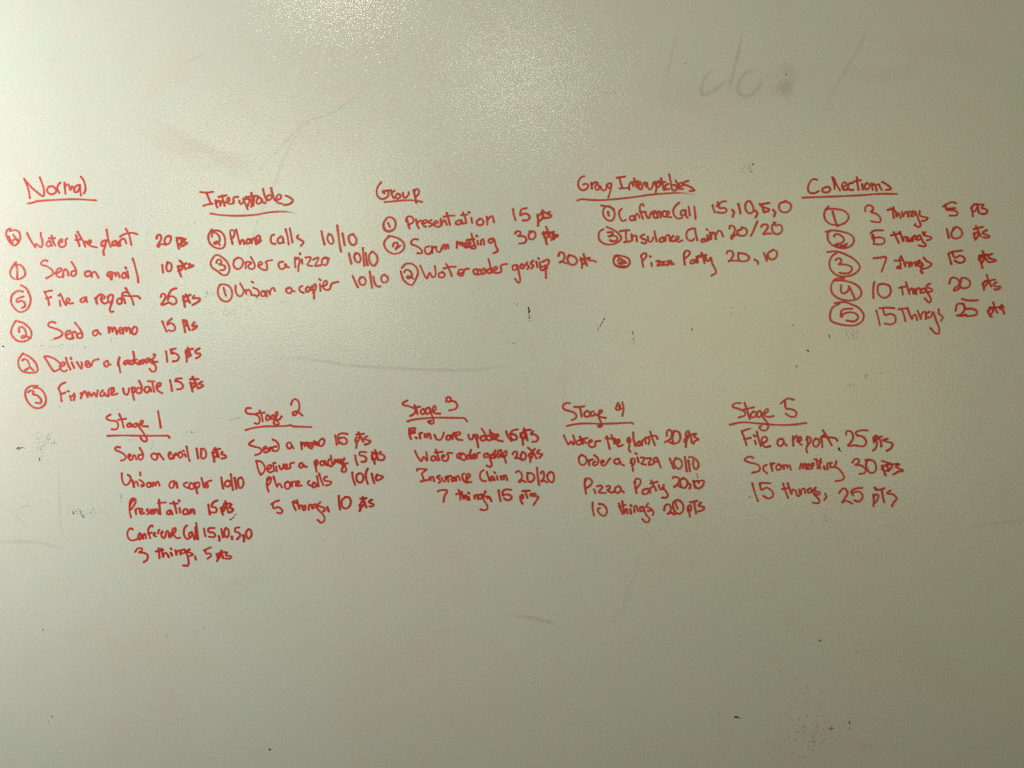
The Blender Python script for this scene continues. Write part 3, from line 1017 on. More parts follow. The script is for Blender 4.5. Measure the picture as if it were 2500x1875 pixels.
415 190 370 200 368 250 400 270 435 240 440 180 415 130 388 88
610 170 570 190 575 240 625 272 660 245 655 190 620 175
660 240 665 185 685 170 715 210 755 265
835 195 870 180 870 150 840 158 835 215 860 255 890 245
905 200 912 258 920 205 945 165 955 205 970 170 985 205
1010 150 985 180 995 225 1030 235 1052 195 1030 150
1085 180 1100 218
1060 128 1072 134
1112 65 1128 140 1140 220 1162 288
T 240 980 4.016
P 10 pts
962 462 970 510 978 558
1010 475 1005 520 1015 560 1050 545 1055 500 1035 465 1005 465
1118 500 1130 550 1135 590
1120 520 1140 495 1160 510 1155 540 1130 555
1145 458 1165 500 1180 545
1130 475 1190 465
1215 495 1205 515 1245 530 1250 550 1210 560
E Unjam a copier
230 705 232 760 255 815 285 815 312 780 315 740 290 720
335 775 350 850 352 805 368 785 380 790 390 825
405 770 435 790 448 820 425 835 425 820
410 695 413 725
490 795 475 810 480 835 505 840 515 810 495 795
525 800 530 840 535 800 550 795 560 830 570 795 585 785 600 825
740 780 705 795 695 830 715 850 740 830 745 790
765 795 775 845
870 795 840 805 842 830 880 850
905 800 890 830 905 860 935 850 930 810 905 800
945 800 960 860 970 900
955 800 985 795 990 830 965 850
1010 750 1025 800 1035 840
1040 830 1065 815 1055 795 1042 810 1050 840 1075 840 1070 790 1105 775
P 10/10
1205 745 1212 800 1222 850
1270 775 1245 790 1240 820 1265 835 1290 820 1295 790 1275 775
1298 712 1308 790 1318 865
1335 750 1345 805 1352 855
1400 745 1370 760 1370 810 1385 850 1415 830 1422 780 1400 745
E Presentation
350 960 320 1000 305 1060 320 1135
305 1030 310 980 335 950 365 965 355 1010 320 1060
362 1060 370 1105
368 1075 378 1050 400 1050
408 1085 435 1070 425 1050 405 1065 415 1100 450 1095
485 1055 470 1070 500 1085 480 1108
505 1090 530 1075 525 1060 508 1070 515 1100 540 1100
550 1060 555 1100 560 1065 575 1055 590 1100
595 965 600 1030 608 1105
585 995 660 990
705 1065 680 1075 672 1100 700 1105 712 1070 725 1105
738 985 755 1040 768 1095
705 1000 775 1000
795 1045 802 1090
790 970 795 978
850 1055 830 1075 838 1105 870 1100 875 1065 850 1052 880 1070 890 1105
905 1060 912 1100 915 1060 935 1060 942 1100
P 15 pts
1078 1010 1085 1060 1092 1105
1165 970 1125 990 1110 1030 1150 1040 1160 1070 1140 1090 1105 1085
1200 1045 1212 1090 1222 1110
1205 1060 1222 1025 1240 1040 1225 1075
1245 980 1260 1040 1275 1090
1232 1005 1290 1000
1305 1010 1285 1040 1322 1055 1305 1080 1280 1088
E Conference Call
T 300 1270 6.35
148 140 115 125 78 170 70 230 95 290 150 315 222 292
262 200 240 230 240 280 265 300 282 260 270 205
308 225 315 285
315 245 335 205 352 235 358 280
460 95 440 80 405 115 392 165 405 220 425 278
392 205 445 192
478 225 500 200 488 190 478 215 490 245 512 250
562 150 548 172 545 202
590 205 618 190 615 168 592 195 605 255 640 275 660 235 670 180 700 165 705 215 718 265
745 200 725 225 740 260 770 225 815 165 810 120 778 135 768 190 800 245 840 278 885 272
992 80 955 120 942 190 960 255 1000 292 1045 265
1070 185 1030 200 1025 250 1060 255 1075 195 1095 245 1108 295
1122 112 1128 200 1140 280
1135 42 1148 150 1162 295
T 240 980 4.016
P 15,10,5,0
1035 1245 1042 1290 1050 1320
1135 1240 1080 1245 1085 1280 1125 1285 1145 1310 1130 1330 1085 1325
1180 1320 1188 1345 1185 1365
1205 1250 1212 1290 1222 1330
1250 1240 1232 1280 1240 1320 1265 1330 1280 1290 1270 1250 1250 1240
1308 1325 1310 1350
1380 1235 1345 1240 1340 1275 1375 1285 1390 1315 1360 1350
1420 1310 1428 1340 1425 1370
1475 1250 1450 1275 1450 1320 1475 1345 1500 1310 1495 1265 1472 1250
E 3 things
362 1475 385 1442 425 1440 425 1465 395 1480 450 1485 485 1510 475 1555 445 1575
565 1470 635 1455
590 1440 595 1490 600 1535
618 1445 635 1530 645 1490 670 1490 690 1525
712 1485 722 1510
710 1440 716 1448
755 1460 765 1510 775 1470 800 1460 805 1500
840 1450 812 1460 815 1485 845 1485 850 1450 870 1500 885 1570 875 1610 835 1608
895 1450 870 1470 905 1485 930 1500 895 1515
948 1520 955 1550
P 5 pts
1100 1430 1065 1445 1035 1460
1050 1455 1055 1490 1095 1490 1102 1515 1070 1540
1160 1495 1172 1540 1162 1565
1168 1510 1190 1485 1200 1510 1180 1535
1205 1460 1215 1510 1225 1535
1190 1480 1245 1475
1260 1480 1250 1510 1300 1515 1290 1540 1250 1540
T 570 960 4.909
H Stage 2
205 178 160 180 145 215 175 245 260 255 310 290 310 350 285 368 255 360
312 210 335 260 350 335
275 242 370 232
400 265 390 295 398 325 430 310 425 270 405 262
470 265 450 285 455 310 485 300 495 265 515 320 545 370 500 375 480 350 510 310
495 305 530 250 520 220 500 250 500 300 540 320 575 280
690 135 705 90 740 70 775 95 790 150 780 210 740 260 710 258 720 225 770 220 825 268
U
145 440 240 415 360 398 500 395 620 392 690 380 700 395 800 400 930 405
E Send a memo
240 562 185 612 250 640 320 660 335 700 300 730 262 740
360 665 400 665 390 635 360 655 365 700 395 710 425 680 430 645 435 700 445 650 460 650 475 690
510 640 475 645 470 680 500 695 535 680 540 620 510 575 470 555
680 590 645 600 640 640 670 665 695 640 690 600 705 640 720 660
810 590 818 670
822 610 845 590 855 640 865 595 885 590 895 640
900 640 935 620 930 590 905 605 910 650 940 660 955 610 970 570 985 625 1000 580 1010 625
1060 545 1030 570 1025 620 1050 635 1085 600 1085 555 1060 545
P 15 pts
1218 505 1228 560 1235 615
1360 488 1295 480 1255 500 1255 545 1265 600
1265 540 1320 530 1355 560 1350 600 1310 610 1280 590
1460 560 1475 610 1468 655
1460 570 1470 530 1500 530 1500 560 1475 590
1495 470 1520 520 1555 580
1470 495 1560 485
1600 515 1560 540 1600 560 1640 570 1620 600 1575 615
E Deliver a package
275 815 285 870 300 925 325 975
272 812 330 820 370 870 375 920 350 960 325 978
405 915 445 895 445 860 410 875 405 920 435 950 470 935
475 840 480 890 490 930
510 880 518 935
490 830 500 835
545 870 565 910 580 915 595 880 598 850
610 890 640 880 635 850 612 865 615 900 650 905 680 890 680 845 725 830
820 835 790 850 790 885 820 890 840 850 850 880 878 880
970 820 985 880 995 940
975 850 990 800 1010 820 1000 860 980 880
T 780 1105 15.87
85 330 30 370 30 450 100 500 170 450 175 380 140 330 80 330
215 320 230 420 280 490
370 255 330 340 330 440 400 520 480 520 500 450 460 300 430 110
560 430 590 300 600 240 620 380 680 290 710 245 720 400 790 320 815 240 830 420
890 350 950 270 975 200 920 240 905 350 960 430 1080 410
905 430 900 560 850 680 900 750 1000 730 1030 650 970 500 900 420
T 570 960 4.909
P 15 pts
1458 745 1465 800 1485 858
1585 705 1515 705 1515 745 1560 750 1590 780 1580 815 1535 822
1655 745 1680 800 1692 845
1665 790 1660 740 1695 725 1710 760 1690 800 1660 790
1695 680 1715 730 1735 800
1660 710 1720 715
1760 700 1750 730 1790 735 1810 765 1790 800 1765 800
E Phone calls
435 1010 400 1070 405 1130 420 1180
400 1040 420 1005 450 1020 440 1070 415 1100
480 1000 500 1060 522 1125 535 1090 555 1085 580 1130
650 1060 620 1080 615 1120 645 1150 675 1120 670 1075 645 1060
695 1065 700 1130 705 1080 720 1060 745 1060 750 1110
755 1095 790 1070 775 1050 755 1070 765 1110 815 1105
910 1050 890 1065 895 1090 930 1110
965 1070 945 1095 955 1130 985 1115 985 1075 1000 1115
1000 995 1010 1050 1020 1115
1025 965 1050 1040 1075 1100
1115 1000 1085 1015 1090 1045 1140 1055 1175 1065 1150 1095 1110 1105
P 10/10
1422 950 1430 1020 1455 1095
1510 960 1475 980 1475 1040 1510 1070 1545 1050 1555 1000 1535 965 1505 955
1605 905 1585 960 1590 1030 1608 1085
1655 965 1668 1020 1685 1075
1720 975 1705 1010 1720 1045 1765 1025 1790 1000 1750 985 1715 985
E 5 things
545 1285 500 1300 455 1330
468 1325 480 1380 530 1365 570 1385 585 1420 560 1440 525 1430
705 1305 760 1320
730 1290 715 1330 745 1400
760 1285 775 1340 790 1390 795 1350 815 1340 825 1370
830 1350 835 1400 860 1390 860 1345
900 1395 905 1345 930 1335 945 1380
980 1330 950 1340 955 1370 985 1365 995 1330 1010 1390 1060 1440 1090 1490 1080 1535 1045 1550 1010 1520
1040 1305 1010 1345 1080 1370 1100 1395 1075 1415
1125 1365 1140 1415
P 10 pts
1260 1230 1265 1310 1275 1390
1340 1245 1300 1280 1300 1350 1335 1380 1385 1360 1405 1300 1385 1250 1340 1242
1510 1340 1520 1380 1510 1410
1515 1350 1540 1290 1560 1300 1555 1340 1525 1370
1545 1240 1570 1300 1590 1365
1520 1265 1590 1255
1655 1275 1620 1300 1650 1320 1680 1330 1660 1355 1630 1355
T 960 940 4.909
H Stage 3
168 185 115 215 125 240 190 255 260 290 255 340 205 370
255 240 275 290 290 345
230 270 320 260
355 285 330 310 335 345 365 345 380 310 360 285
425 270 390 290 390 340 425 340 445 300 430 270 455 340 475 400 485 450 450 465 415 435 450 430
480 320 510 285 500 248 475 270 475 320 510 340 560 342
635 195 640 155 670 145 690 165 680 195 660 200
690 190 740 200 768 250 745 285 670 305
U
170 435 250 412 380 398 520 390 700 393 850 397 882 435
E Firmware update
195 520 190 580 212 645
190 525 260 515 255 545 190 555
195 585 260 570
270 630 280 635
315 580 322 640
318 600 330 575 345 572
375 590 380 640 385 595 405 585 410 635 415 590 435 580 450 640
495 600 520 650 565 655 590 620 605 570
655 605 635 625 645 655 675 650 685 615 660 600
695 600 710 655 715 590 735 570
740 610 800 590 795 565 760 570 745 610 770 650 825 660
900 595 910 640 945 650 960 600
965 600 1000 595 1015 620 1000 650
970 600 1000 660 1018 745
1085 610 1050 620 1050 655 1085 665 1110 630 1090 570 1058 525
1150 600 1120 615 1125 655 1165 660 1180 620 1150 600 1200 650
1155 540 1180 590 1210 650
1160 570 1245 600
1220 630 1260 610 1245 590 1220 610 1240 655 1310 675
P 15 pts
1352 555 1370 610 1415 670
1490 530 1430 545 1395 590
1400 590 1440 590 1475 610 1475 650 1430 655 1405 620
1525 580 1545 640 1555 715
1525 620 1540 575 1575 580 1575 630 1550 650
1565 520 1590 580 1605 660
1560 545 1640 535
1670 555 1650 590 1700 595 1735 640 1710 675 1665 680
E Water cooler gossip
260 790 290 855 335 910 365 860 405 910 405 860 395 805
480 850 455 870 460 905 500 895 505 850 530 905
510 775 530 830 555 900
500 810 590 800
585 870 620 850 600 835 580 860 600 905 645 905 660 860 650 815 705 815
800 815 770 830 765 865 800 880
830 820 800 850 815 880 850 905 870 870 855 830 825 830
900 840 875 860 895 885 920 870 905 840
930 780 920 830 940 880
950 860 985 845 970 825 950 850 960 880 1000 870 1005 820 1035 810
1130 820 1090 830 1090 865 1130 860 1140 820 1160 890 1180 950 1160 980 1120 965
1190 830 1165 850 1180 880 1210 860 1190 830
1225 785 1205 820 1240 840 1220 870
1265 785 1250 820 1280 840 1260 870
1290 780 1305 860
1320 840 1335 880 1350 930
1315 830 1330 800 1355 790 1355 830 1335 860
P 20 pts
1430 830 1445 800 1480 800 1480 840 1455 885 1480 870 1535 890
1545 805 1525 850 1545 900 1580 880 1590 840 1570 810 1545 800
1625 830 1640 880 1640 920
1625 850 1650 820 1670 840 1655 870
1615 750 1680 810 1715 880
1640 820 1695 765
1745 780 1720 810 1755 825 1785 830 1750 870
E Insurance Claim
285 1025 290 1005 340 1005 400 1010
400 1012 345 1060 355 1100 370 1145
330 1155 420 1135
435 1105 445 1150 450 1110 475 1100 490 1150
555 1085 520 1105 550 1125 565 1160 545 1170
580 1110 600 1155 625 1150 625 1100
648 1095 660 1160
650 1115 670 1090 690 1090
720 1105 695 1130 710 1155 735 1130 725 1100 745 1145
755 1145 755 1100 780 1090 800 1140
850 1060 825 1080 840 1140 880 1170
875 1130 920 1090 905 1065 880 1075 880 1130 900 1165 935 1160
1080 1020 1045 1050 1040 1110 1065 1145 1105 1150
1120 1040 1135 1090 1155 1145
1185 1095 1165 1115 1175 1140 1205 1125 1195 1095 1215 1140
1240 1090 1250 1135
1210 1045 1220 1055
1285 1095 1295 1140 1300 1095 1325 1090 1325 1130
1330 1085 1350 1085 1365 1140
P 20/20
1470 1045 1500 1030 1535 1060 1540 1110 1500 1160 1515 1165 1540 1140 1580 1160
1610 1050 1605 1110 1620 1155 1660 1155 1690 1110 1665 1060 1605 1055
1720 990 1730 1090 1745 1195
1765 1060 1790 1030 1805 1060 1800 1120 1765 1160 1800 1145 1840 1165
1880 1040 1845 1080 1860 1140 1905 1165 1925 1110 1910 1050 1880 1040
E 7 things
535 1275 560 1260 645 1265 615 1330 602 1398
752 1310 820 1290
785 1260 800 1320 805 1375
820 1280 835 1340 850 1370 860 1320 880 1330 890 1375
905 1340 915 1375
900 1290 910 1300
970 1325 975 1370 980 1330 1005 1315 1015 1365
1050 1310 1020 1325 1025 1360 1060 1355 1065 1310 1085 1380 1125 1440 1125 1485 1085 1500 1045 1490
1105 1275 1085 1330 1150 1335 1125 1360
1155 1345 1175 1390
P 15 pts
1260 1260 1272 1330 1285 1390
1410 1255 1350 1250 1310 1275 1315 1320
1315 1320 1370 1310 1415 1335 1405 1370 1360 1378 1325 1355
1520 1330 1525 1380 1548 1420
1525 1345 1540 1315 1560 1320 1550 1360
1580 1265 1605 1350
1545 1270 1630 1265
1700 1300 1640 1305 1650 1325 1735 1335 1715 1380 1680 1435
T 1350 950 4.909
H Stage 4
200 170 165 165 125 190 120 225 150 250 240 275 280 315 270 350 225 370
325 230 345 325
255 212 310 215 375 205
400 265 375 290 390 330 430 325 440 280 410 258
485 265 455 280 455 320 490 315
500 290 520 310 565 290 590 260 560 255 545 290 560 330 630 345
545 330 570 390 590 430 560 455 535 440 575 435
780 165 764 202 752 240 788 248 820 230
800 196 796 222
830 158 846 230 830 320
U
165 440 270 420 400 410 550 415 700 412 850 405 945 402 955 415
E Water the plant
130 555 155 610 185 665 215 625 245 665 260 620 240 555
330 610 290 625 290 665 330 660 345 620 360 655
320 570 360 610 400 650
320 610 410 585
435 640 470 625 455 605 430 630 435 680 470 695 505 680 510 630 565 620
645 565 660 640 680 715
630 590 740 595
700 550 720 600 735 655
740 650 745 610 760 630
775 655 800 625 780 600 765 630 780 685 835 670
910 580 890 605 905 640 930 620 905 585 915 680 905 720 925 750
960 520 965 600 985 680
1030 630 1005 650 1020 680 1050 660 1035 625
1065 670 1070 615 1095 605 1115 650
1110 580 1155 600 1145 660
1165 510 1190 590 1220 670
1105 590 1170 565 1230 560 1252 595
P 20 pts
1360 560 1370 500 1405 490 1425 540 1400 600 1330 640 1370 625 1440 655
1450 500 1430 580 1445 645 1495 640 1525 590 1510 520 1455 498
1570 630 1580 600 1600 570 1590 690
1590 550 1600 510 1625 500 1630 550 1600 610
1625 520 1655 590 1660 640
1600 560 1700 535
1710 535 1690 570 1745 600 1700 620 1685 655
E Order a pizza
340 790 310 820 320 890 365 910 400 870 390 815 345 788
425 850 435 915
430 870 450 850 475 845
505 870 475 890 490 915 530 900 545 860 530 820 495 792
580 880 610 870 600 850 575 870 590 915 630 905 660 860 685 830
790 835 740 845 735 880 775 900 800 860 795 845 815 895 850 915
935 850 950 910 960 980
930 885 940 835 975 840 975 890 945 920
1010 820 1025 875
985 765 1005 780
1055 820 1095 825 1070 880 1055 895 1110 905
1120 830 1175 830 1150 880 1150 910 1200 895
1240 820 1205 840 1215 875 1255 860 1245 820 1270 880 1290 940
P 10/10
1398 830 1420 890 1445 950
1470 830 1445 870 1465 930 1515 955 1545 910 1530 850 1470 825
1578 810 1590 890 1602 985
1620 855 1630 910 1640 985
1630 815 1680 820 1735 870 1740 930 1710 960 1680 920 1680 850
E Pizza Party
405 1075 380 1120 385 1180 395 1250
378 1120 385 1075 430 1070 468 1105 450 1150 400 1185
490 1200 508 1245
530 1165 575 1155 590 1180 550 1235 630 1245
640 1165 680 1160 680 1195 650 1210 700 1240 725 1230
790 1160 745 1185 745 1230 790 1240 815 1190 790 1160 830 1220 850 1240
985 1110 985 1180 1002 1245
975 1120 995 1075 1045 1085 1045 1130 1000 1190
1110 1195 1075 1215 1075 1255 1120 1255 1145 1230
1135 1190 1165 1250 1160 1200 1185 1170
1175 1095 1205 1150 1235 1215
1165 1130 1250 1110
1265 1150 1285 1200 1320 1190 1325 1150
1310 1180 1350 1220 1375 1270 1355 1300 1305 1300
P 20,10
1435 1065 1450 1050 1505 1065 1510 1110 1470 1160 1440 1180 1480 1150 1530 1175
1560 1065 1525 1090 1530 1150 1560 1185 1600 1160 1610 1110 1575 1070 1545 1075
1630 1130 1650 1160 1635 1190
1680 1095 1695 1150 1705 1180
1690 1110 1740 1095
1745 1125 1755 1100 1805 1100 1790 1160 1740 1190 1705 1170
E 10 things
475 1360 475 1440 492 1515
550 1375 590 1380 635 1420 645 1480 610 1520 555 1490 535 1440 560 1425
790 1375 800 1420 835 1495
795 1415 870 1385
830 1345 840 1420 860 1490 870 1440 885 1430 895 1490
925 1440 935 1490
930 1390 940 1400
975 1470 975 1410 1000 1400 1015 1465
1080 1410 1045 1415 1045 1460 1080 1455 1085 1410 1110 1500 1155 1550 1145 1590 1100 1590 1070 1555
1140 1370 1115 1410 1160 1425 1180 1450 1140 1460
1180 1440 1205 1475 1195 1510
P 20 pts
1330 1450 1345 1395 1385 1380 1410 1420 1400 1470 1365 1500 1410 1480 1455 1500
1490 1325 1440 1360 1445 1440 1490 1490 1540 1480 1560 1430 1550 1370 1500 1330 1465 1350 1490 1430
1615 1430 1630 1480 1640 1525
1615 1450 1620 1400 1650 1395 1650 1450 1625 1470
1690 1345 1700 1420 1715 1490
1645 1355 1725 1340
1770 1360 1745 1395 1810 1415 1790 1450 1740 1465
T 1750 940 4.424
H Stage 5
255 195 190 200 170 235 230 255 300 290 300 330 235 350
300 195 325 270 355 365
290 265 400 240
390 290 365 315 375 345 410 345 425 300 395 285
465 280 435 300 440 345 475 335 480 285 500 350 540 400 555 450 530 488 480 485 455 450 480 445
490 320 550 285 545 255 515 280 520 330 560 345 610 335
U
142 428 230 408 300 402 420 412 560 425 720 432 850 425 965 408
H
830 160 780 145 735 160 690 200
735 170 740 235 755 255 820 265 860 300 845 340 790 340 745 310
E File a report
270 505 300 580 320 650
268 500 310 485 358 470
295 585 365 570
410 600 420 640
400 545 415 555
432 505 450 580 475 660
485 635 540 600 530 560 490 570 485 620 520 670 575 660
705 580 665 590 655 640 690 660 720 620 715 580 735 640 755 650
820 555 825 655
828 590 850 555 865 545 870 580 865 620 880 600 910 600 905 560 880 580 885 620 915 645
975 560 980 640 965 690 975 725
965 590 995 560 1015 590 1000 630 975 650
1070 580 1040 610 1045 655 1080 665 1105 625 1095 585 1065 580
1125 570 1135 620 1138 670
1125 580 1145 545 1175 540
1145 490 1190 560 1240 650
1130 560 1220 565 1280 575 1300 600
P 25 pts
1395 535 1400 500 1440 498 1470 540 1460 600 1415 655 1480 650 1530 660
1625 490 1560 488 1500 510 1515 545
1515 545 1570 555 1610 600 1600 650 1560 662 1500 650
1690 575 1725 610 1720 670 1688 705
1695 620 1690 570 1720 545 1740 570 1715 600
1735 560 1765 600 1775 660
1700 580 1780 555
1840 580 1790 595 1830 610 1895 630 1880 680 1835 710
E Scrum meeting
395 785 345 772 300 810 350 835 430 855 465 890 450 930 385 945
535 865 505 880 505 920 545 955
580 845 600 925
585 880 600 850 620 845
665 860 640 880 650 915 685 910 690 870 665 855
715 870 725 915 730 870 755 865 765 905 770 870 790 870 800 915
895 905 905 855 920 850 930 905 940 855 960 850 965 905
975 890 1000 870 990 850 975 870 985 910 1020 900
1025 880 1050 860 1035 840 1020 860 1030 900
1075 800 1085 860 1090 900
1050 800 1130 835
1120 800 1110 850 1115 900
1155 880 1165 910
1195 910 1190 860 1215 840 1225 890
1240 840 1220 850 1240 890 1275 870 1290 825
1270 880 1320 910 1365 970 1370 1010 1335 1030 1285 1035
P 30 pts
1460 840 1490 800 1535 805 1520 850 1490 860 1560 870 1605 910 1590 950 1540 960
1640 810 1610 840 1620 900 1650 945 1700 940 1720 890 1700 830 1650 805 1605 810
1785 870 1800 920 1820 975
1780 880 1820 870 1850 900 1820 930 1780 910
1785 820 1880 850 1890 880 1850 930
1830 860 1960 850
1965 860 1930 880 2010 925 1960 935 1905 965
E 15 things
382 1060 410 1160 445 1255
575 1060 470 1058 460 1070
465 1065 480 1130 540 1110 600 1150 605 1200 560 1225 505 1200
715 1065 735 1130 770 1220
705 1125 780 1110
765 1060 785 1120 805 1180 815 1130 845 1140
850 1140 870 1200 895 1190 890 1130
910 1180 915 1130 945 1120 955 1165
1010 1115 980 1130 990 1165 1020 1150 1020 1120 1050 1180 1105 1240 1095 1275 1035 1270
1065 1110 1050 1140 1110 1160 1100 1185 1060 1175
1170 1175 1182 1210 1160 1240
P 25 pts
1320 1165 1350 1125 1385 1120 1410 1160 1390 1210 1350 1270 1400 1250 1460 1280
1565 1110 1490 1120 1450 1150 1470 1190
1470 1160 1530 1150 1570 1185 1565 1230 1530 1258 1485 1245
1690 1185 1695 1250 1690 1310
1690 1200 1720 1180 1745 1200 1725 1250 1695 1280
1710 1110 1730 1130
1780 1130 1790 1200 1805 1265
1700 1105 1720 1135 1805 1115
1870 1140 1835 1170 1900 1180 1940 1225 1910 1265 1890 1305
"""

NUM = {"1": "one", "2": "two", "3": "three", "4": "four", "5": "five"}
def build_writing():
    T = None; cur = None; items = []
    head = None
    section = ""
    for line in TRACE.splitlines():
        p = line.split()
        if not p: continue
        k = p[0]
        if k == 'T': T = tuple(float(v) for v in p[1:4]); continue
        if k in 'HEUCP' and not k.isdigit():
            if k == 'H':
                if len(p) == 1:            # a heading that goes on after its underline
                    cur = head; continue
                section = ' '.join(p[1:])
                head = cur = dict(k='H', text=section, st=[], sub=[], sec=section, prev="")
                items.append(cur)
            elif k == 'E':
                cur = dict(k='E', text=' '.join(p[1:]), st=[], sub=[], sec=section)
                items.append(cur)
            else:
                cur = dict(k=k, text=' '.join(p[1:]), st=[], sub=[])
                items[-1]['sub'].append(cur)
            continue
        v = [float(a) for a in p]
        cur['st'].append([(T[0] + v[i] / T[2], T[1] + v[i + 1] / T[2]) for i in range(0, len(v), 2)])
    for it in items:
        if it['k'] == 'H':
            o = stroke_part("heading", it['st'], whiteboard, M_INK,
                            label='red underlined heading reading "%s"' % it['text'])
        else:
            o = stroke_part("list_line", it['st'], whiteboard, M_INK,
                            label='red handwritten line "%s" in the list under "%s"' % (it['text'], it['sec']))
        for sb in it['sub']:
            base = 0.0005
            if sb['k'] == 'U':
                fade = it['text'] in ("Interuptables", "Group Interuptables")
                stroke_part("underline", sb['st'], o, M_INK, rad=2.6, dens=0.30, lift=base, taper_end=fade)
            elif sb['k'] == 'C':
                stroke_part("circled_number", sb['st'], o, M_INK, lift=base, rad=2.55,
                            label='circled figure %s' % sb['text'][-1])
            else:
                stroke_part("points_value", sb['st'], o, M_INK, lift=base,
                            label='points reading "%s"' % sb['text'])
build_writing()

# ------------------------------------------------------------------ wiped marks, residue, specks
def q(ox, oy, s, txt):
    v = [float(a) for a in txt.split()]
    return [(ox + v[i] / s, oy + v[i + 1] / s) for i in range(0, len(v), 2)]

GHOST = [  # (label, material, half width, strength, strokes)
 ("faint grey wiped letters 'do' near the top right", M_GREY, 6.0, 1.0, [
   q(1500, 0, 2.212, "548 368 500 405 472 460 476 508 520 500 570 465 612 425"),
   q(1500, 0, 2.212, "690 188 668 290 645 385 625 455 634 498"),
   q(1500, 0, 2.212, "785 385 725 385 680 430 668 490 700 520 745 508 785 460 795 410")]),
 ("pink wiped blot after the faint letters", M_PINK, 19.0, 1.6, [
   q(1500, 0, 2.212, "880 390 930 365 965 400 940 450 890 480 860 515"),
   q(1500, 0, 2.212, "900 440 930 490 950 540")]),
 ("faint slanted grey stroke left of the wiped letters", M_GREY, 5.5, 0.5, [
   q(1500, 0, 2.212, "338 185 315 270 290 370 272 470")]),
 ("faint slanted grey stroke right of the wiped letters", M_GREY, 6.5, 0.50, [
   q(1500, 0, 2.212, "1378 135 1325 250 1255 365 1190 480 1135 590")]),
 ("thin pale wiped line running down left from the bright glare", M_GREY, 4.0, 0.60, [
   q(600, 0, 2.212, "665 455 590 520 510 580 440 622 330 655 240 740 150 835 60 925")]),
 ("thin pale wiped line above the word Interuptables", M_GREY, 5.0, 0.5, [
   [(742, 305), (712, 350), (690, 395), (673, 440), (646, 498), (626, 548), (612, 600), (592, 665)]]),
 ("short pale wiped line below the glare", M_GREY, 4.0, 0.4, [
   q(600, 0, 2.212, "378 640 388 690 395 740")]),
 ("short thin wiped scratch near the top left", M_GREY, 2.6, 0.7, [
   q(0, 0, 3.16, "1600 392 1500 450 1405 512")]),
 ("tiny wiped dash at the far upper left", M_GREY, 3.0, 0.45, [
   q(0, 0, 3.16, "345 468 400 462 470 468")]),
 ("broad pink wiped streak above the heading Interuptables", M_PINK, 42.0, 0.75, [
   [(335, 288), (400, 335), (475, 372), (545, 395), (640, 420)]]),
 ("thin pink wiped streak above the heading Interuptables", M_PINK, 20.0, 0.6, [
   [(415, 315), (480, 355), (560, 392), (640, 415)]]),
 ("long faint grey smear between the upper and lower lists", M_GREY, 5.5, 0.85, [
   [(660, 872), (760, 878), (860, 892), (960, 899), (1060, 903), (1150, 904), (1210, 897), (1262, 894)]]),
 ("faint vertical wiped line above the heading Stage 3", M_GREY, 5.0, 0.32, [
   [(1283, 905), (1286, 950), (1289, 1010)]]),
 ("faint vertical wiped line right of the heading Stage 3", M_GREY, 5.0, 0.25, [
   [(1375, 880), (1377, 940), (1375, 1000)]]),
 ("short grey smear in the empty lower middle", M_GREY, 6.0, 1.0, [
   q(800, 1400, 2.458, "1135 256 1185 262 1240 270"),
   q(800, 1400, 2.458, "1235 270 1290 282 1365 304")]),
 ("faint slanted stroke in the lower middle", M_GREY, 5.0, 0.50, [
   q(800, 1400, 2.458, "1825 40 1800 110 1772 195")]),
 ("faint long slanted stroke under Stage 4", M_GREY, 6.0, 0.28, [
   [(1585, 1310), (1560, 1360), (1548, 1420), (1530, 1475), (1470, 1540)]]),
 ("faint curved wiped line at the lower left edge", M_GREY, 5.5, 0.65, [
   q(0, 1000, 4.147, "-40 1345 100 1338 260 1335 400 1350 520 1378 660 1418")]),
 ("faint vertical wiped line left of Stage 1", M_GREY, 5.0, 0.42, [
   q(0, 1000, 4.147, "588 480 596 700 602 900 612 1100 625 1320")]),
 ("faint wiped curl at the left edge", M_GREY, 5.0, 0.40, [
   q(0, 1000, 4.147, "20 1010 140 1015 250 985 330 930"),
   q(0, 1000, 4.147, "150 1040 190 1110 270 1165")]),
 ("faint horizontal wiped line at the right edge under Stage 5", M_GREY, 5.5, 0.45, [
   [(2360, 1290), (2430, 1278), (2520, 1270)]]),
 ("faint pinkish wiped trail at the lower left", M_PINK, 30.0, 0.5, [
   [(470, 1395), (540, 1440), (600, 1425), (650, 1380)]]),
 ("faint pink wiped trail at the upper right", M_PINK, 42.0, 0.5, [
   [(2180, 130), (2300, 110), (2400, 150)]]),
 ("broad faint pink smear behind the wiped letters", M_PINK, 50.0, 0.55, [
   [(1560, 200), (1680, 235), (1800, 225), (1960, 190)]]),
 ("faint pink smear right of the slanted grey stroke", M_PINK, 26.0, 0.6, [
   [(2060, 175), (2160, 180), (2260, 165)]]),
 ("faint pinkish wiped patch at the right side", M_PINK, 60.0, 0.5, [
   [(2150, 1560), (2240, 1600), (2330, 1660)]]),
]
for i, (lab, mat, rad, dens, sts) in enumerate(GHOST):
    stroke_part("wiped_mark", sts, whiteboard, mat, rad=rad, dens=dens, label=lab, lift=0.00005,
                blobs=False, wob=0.15)

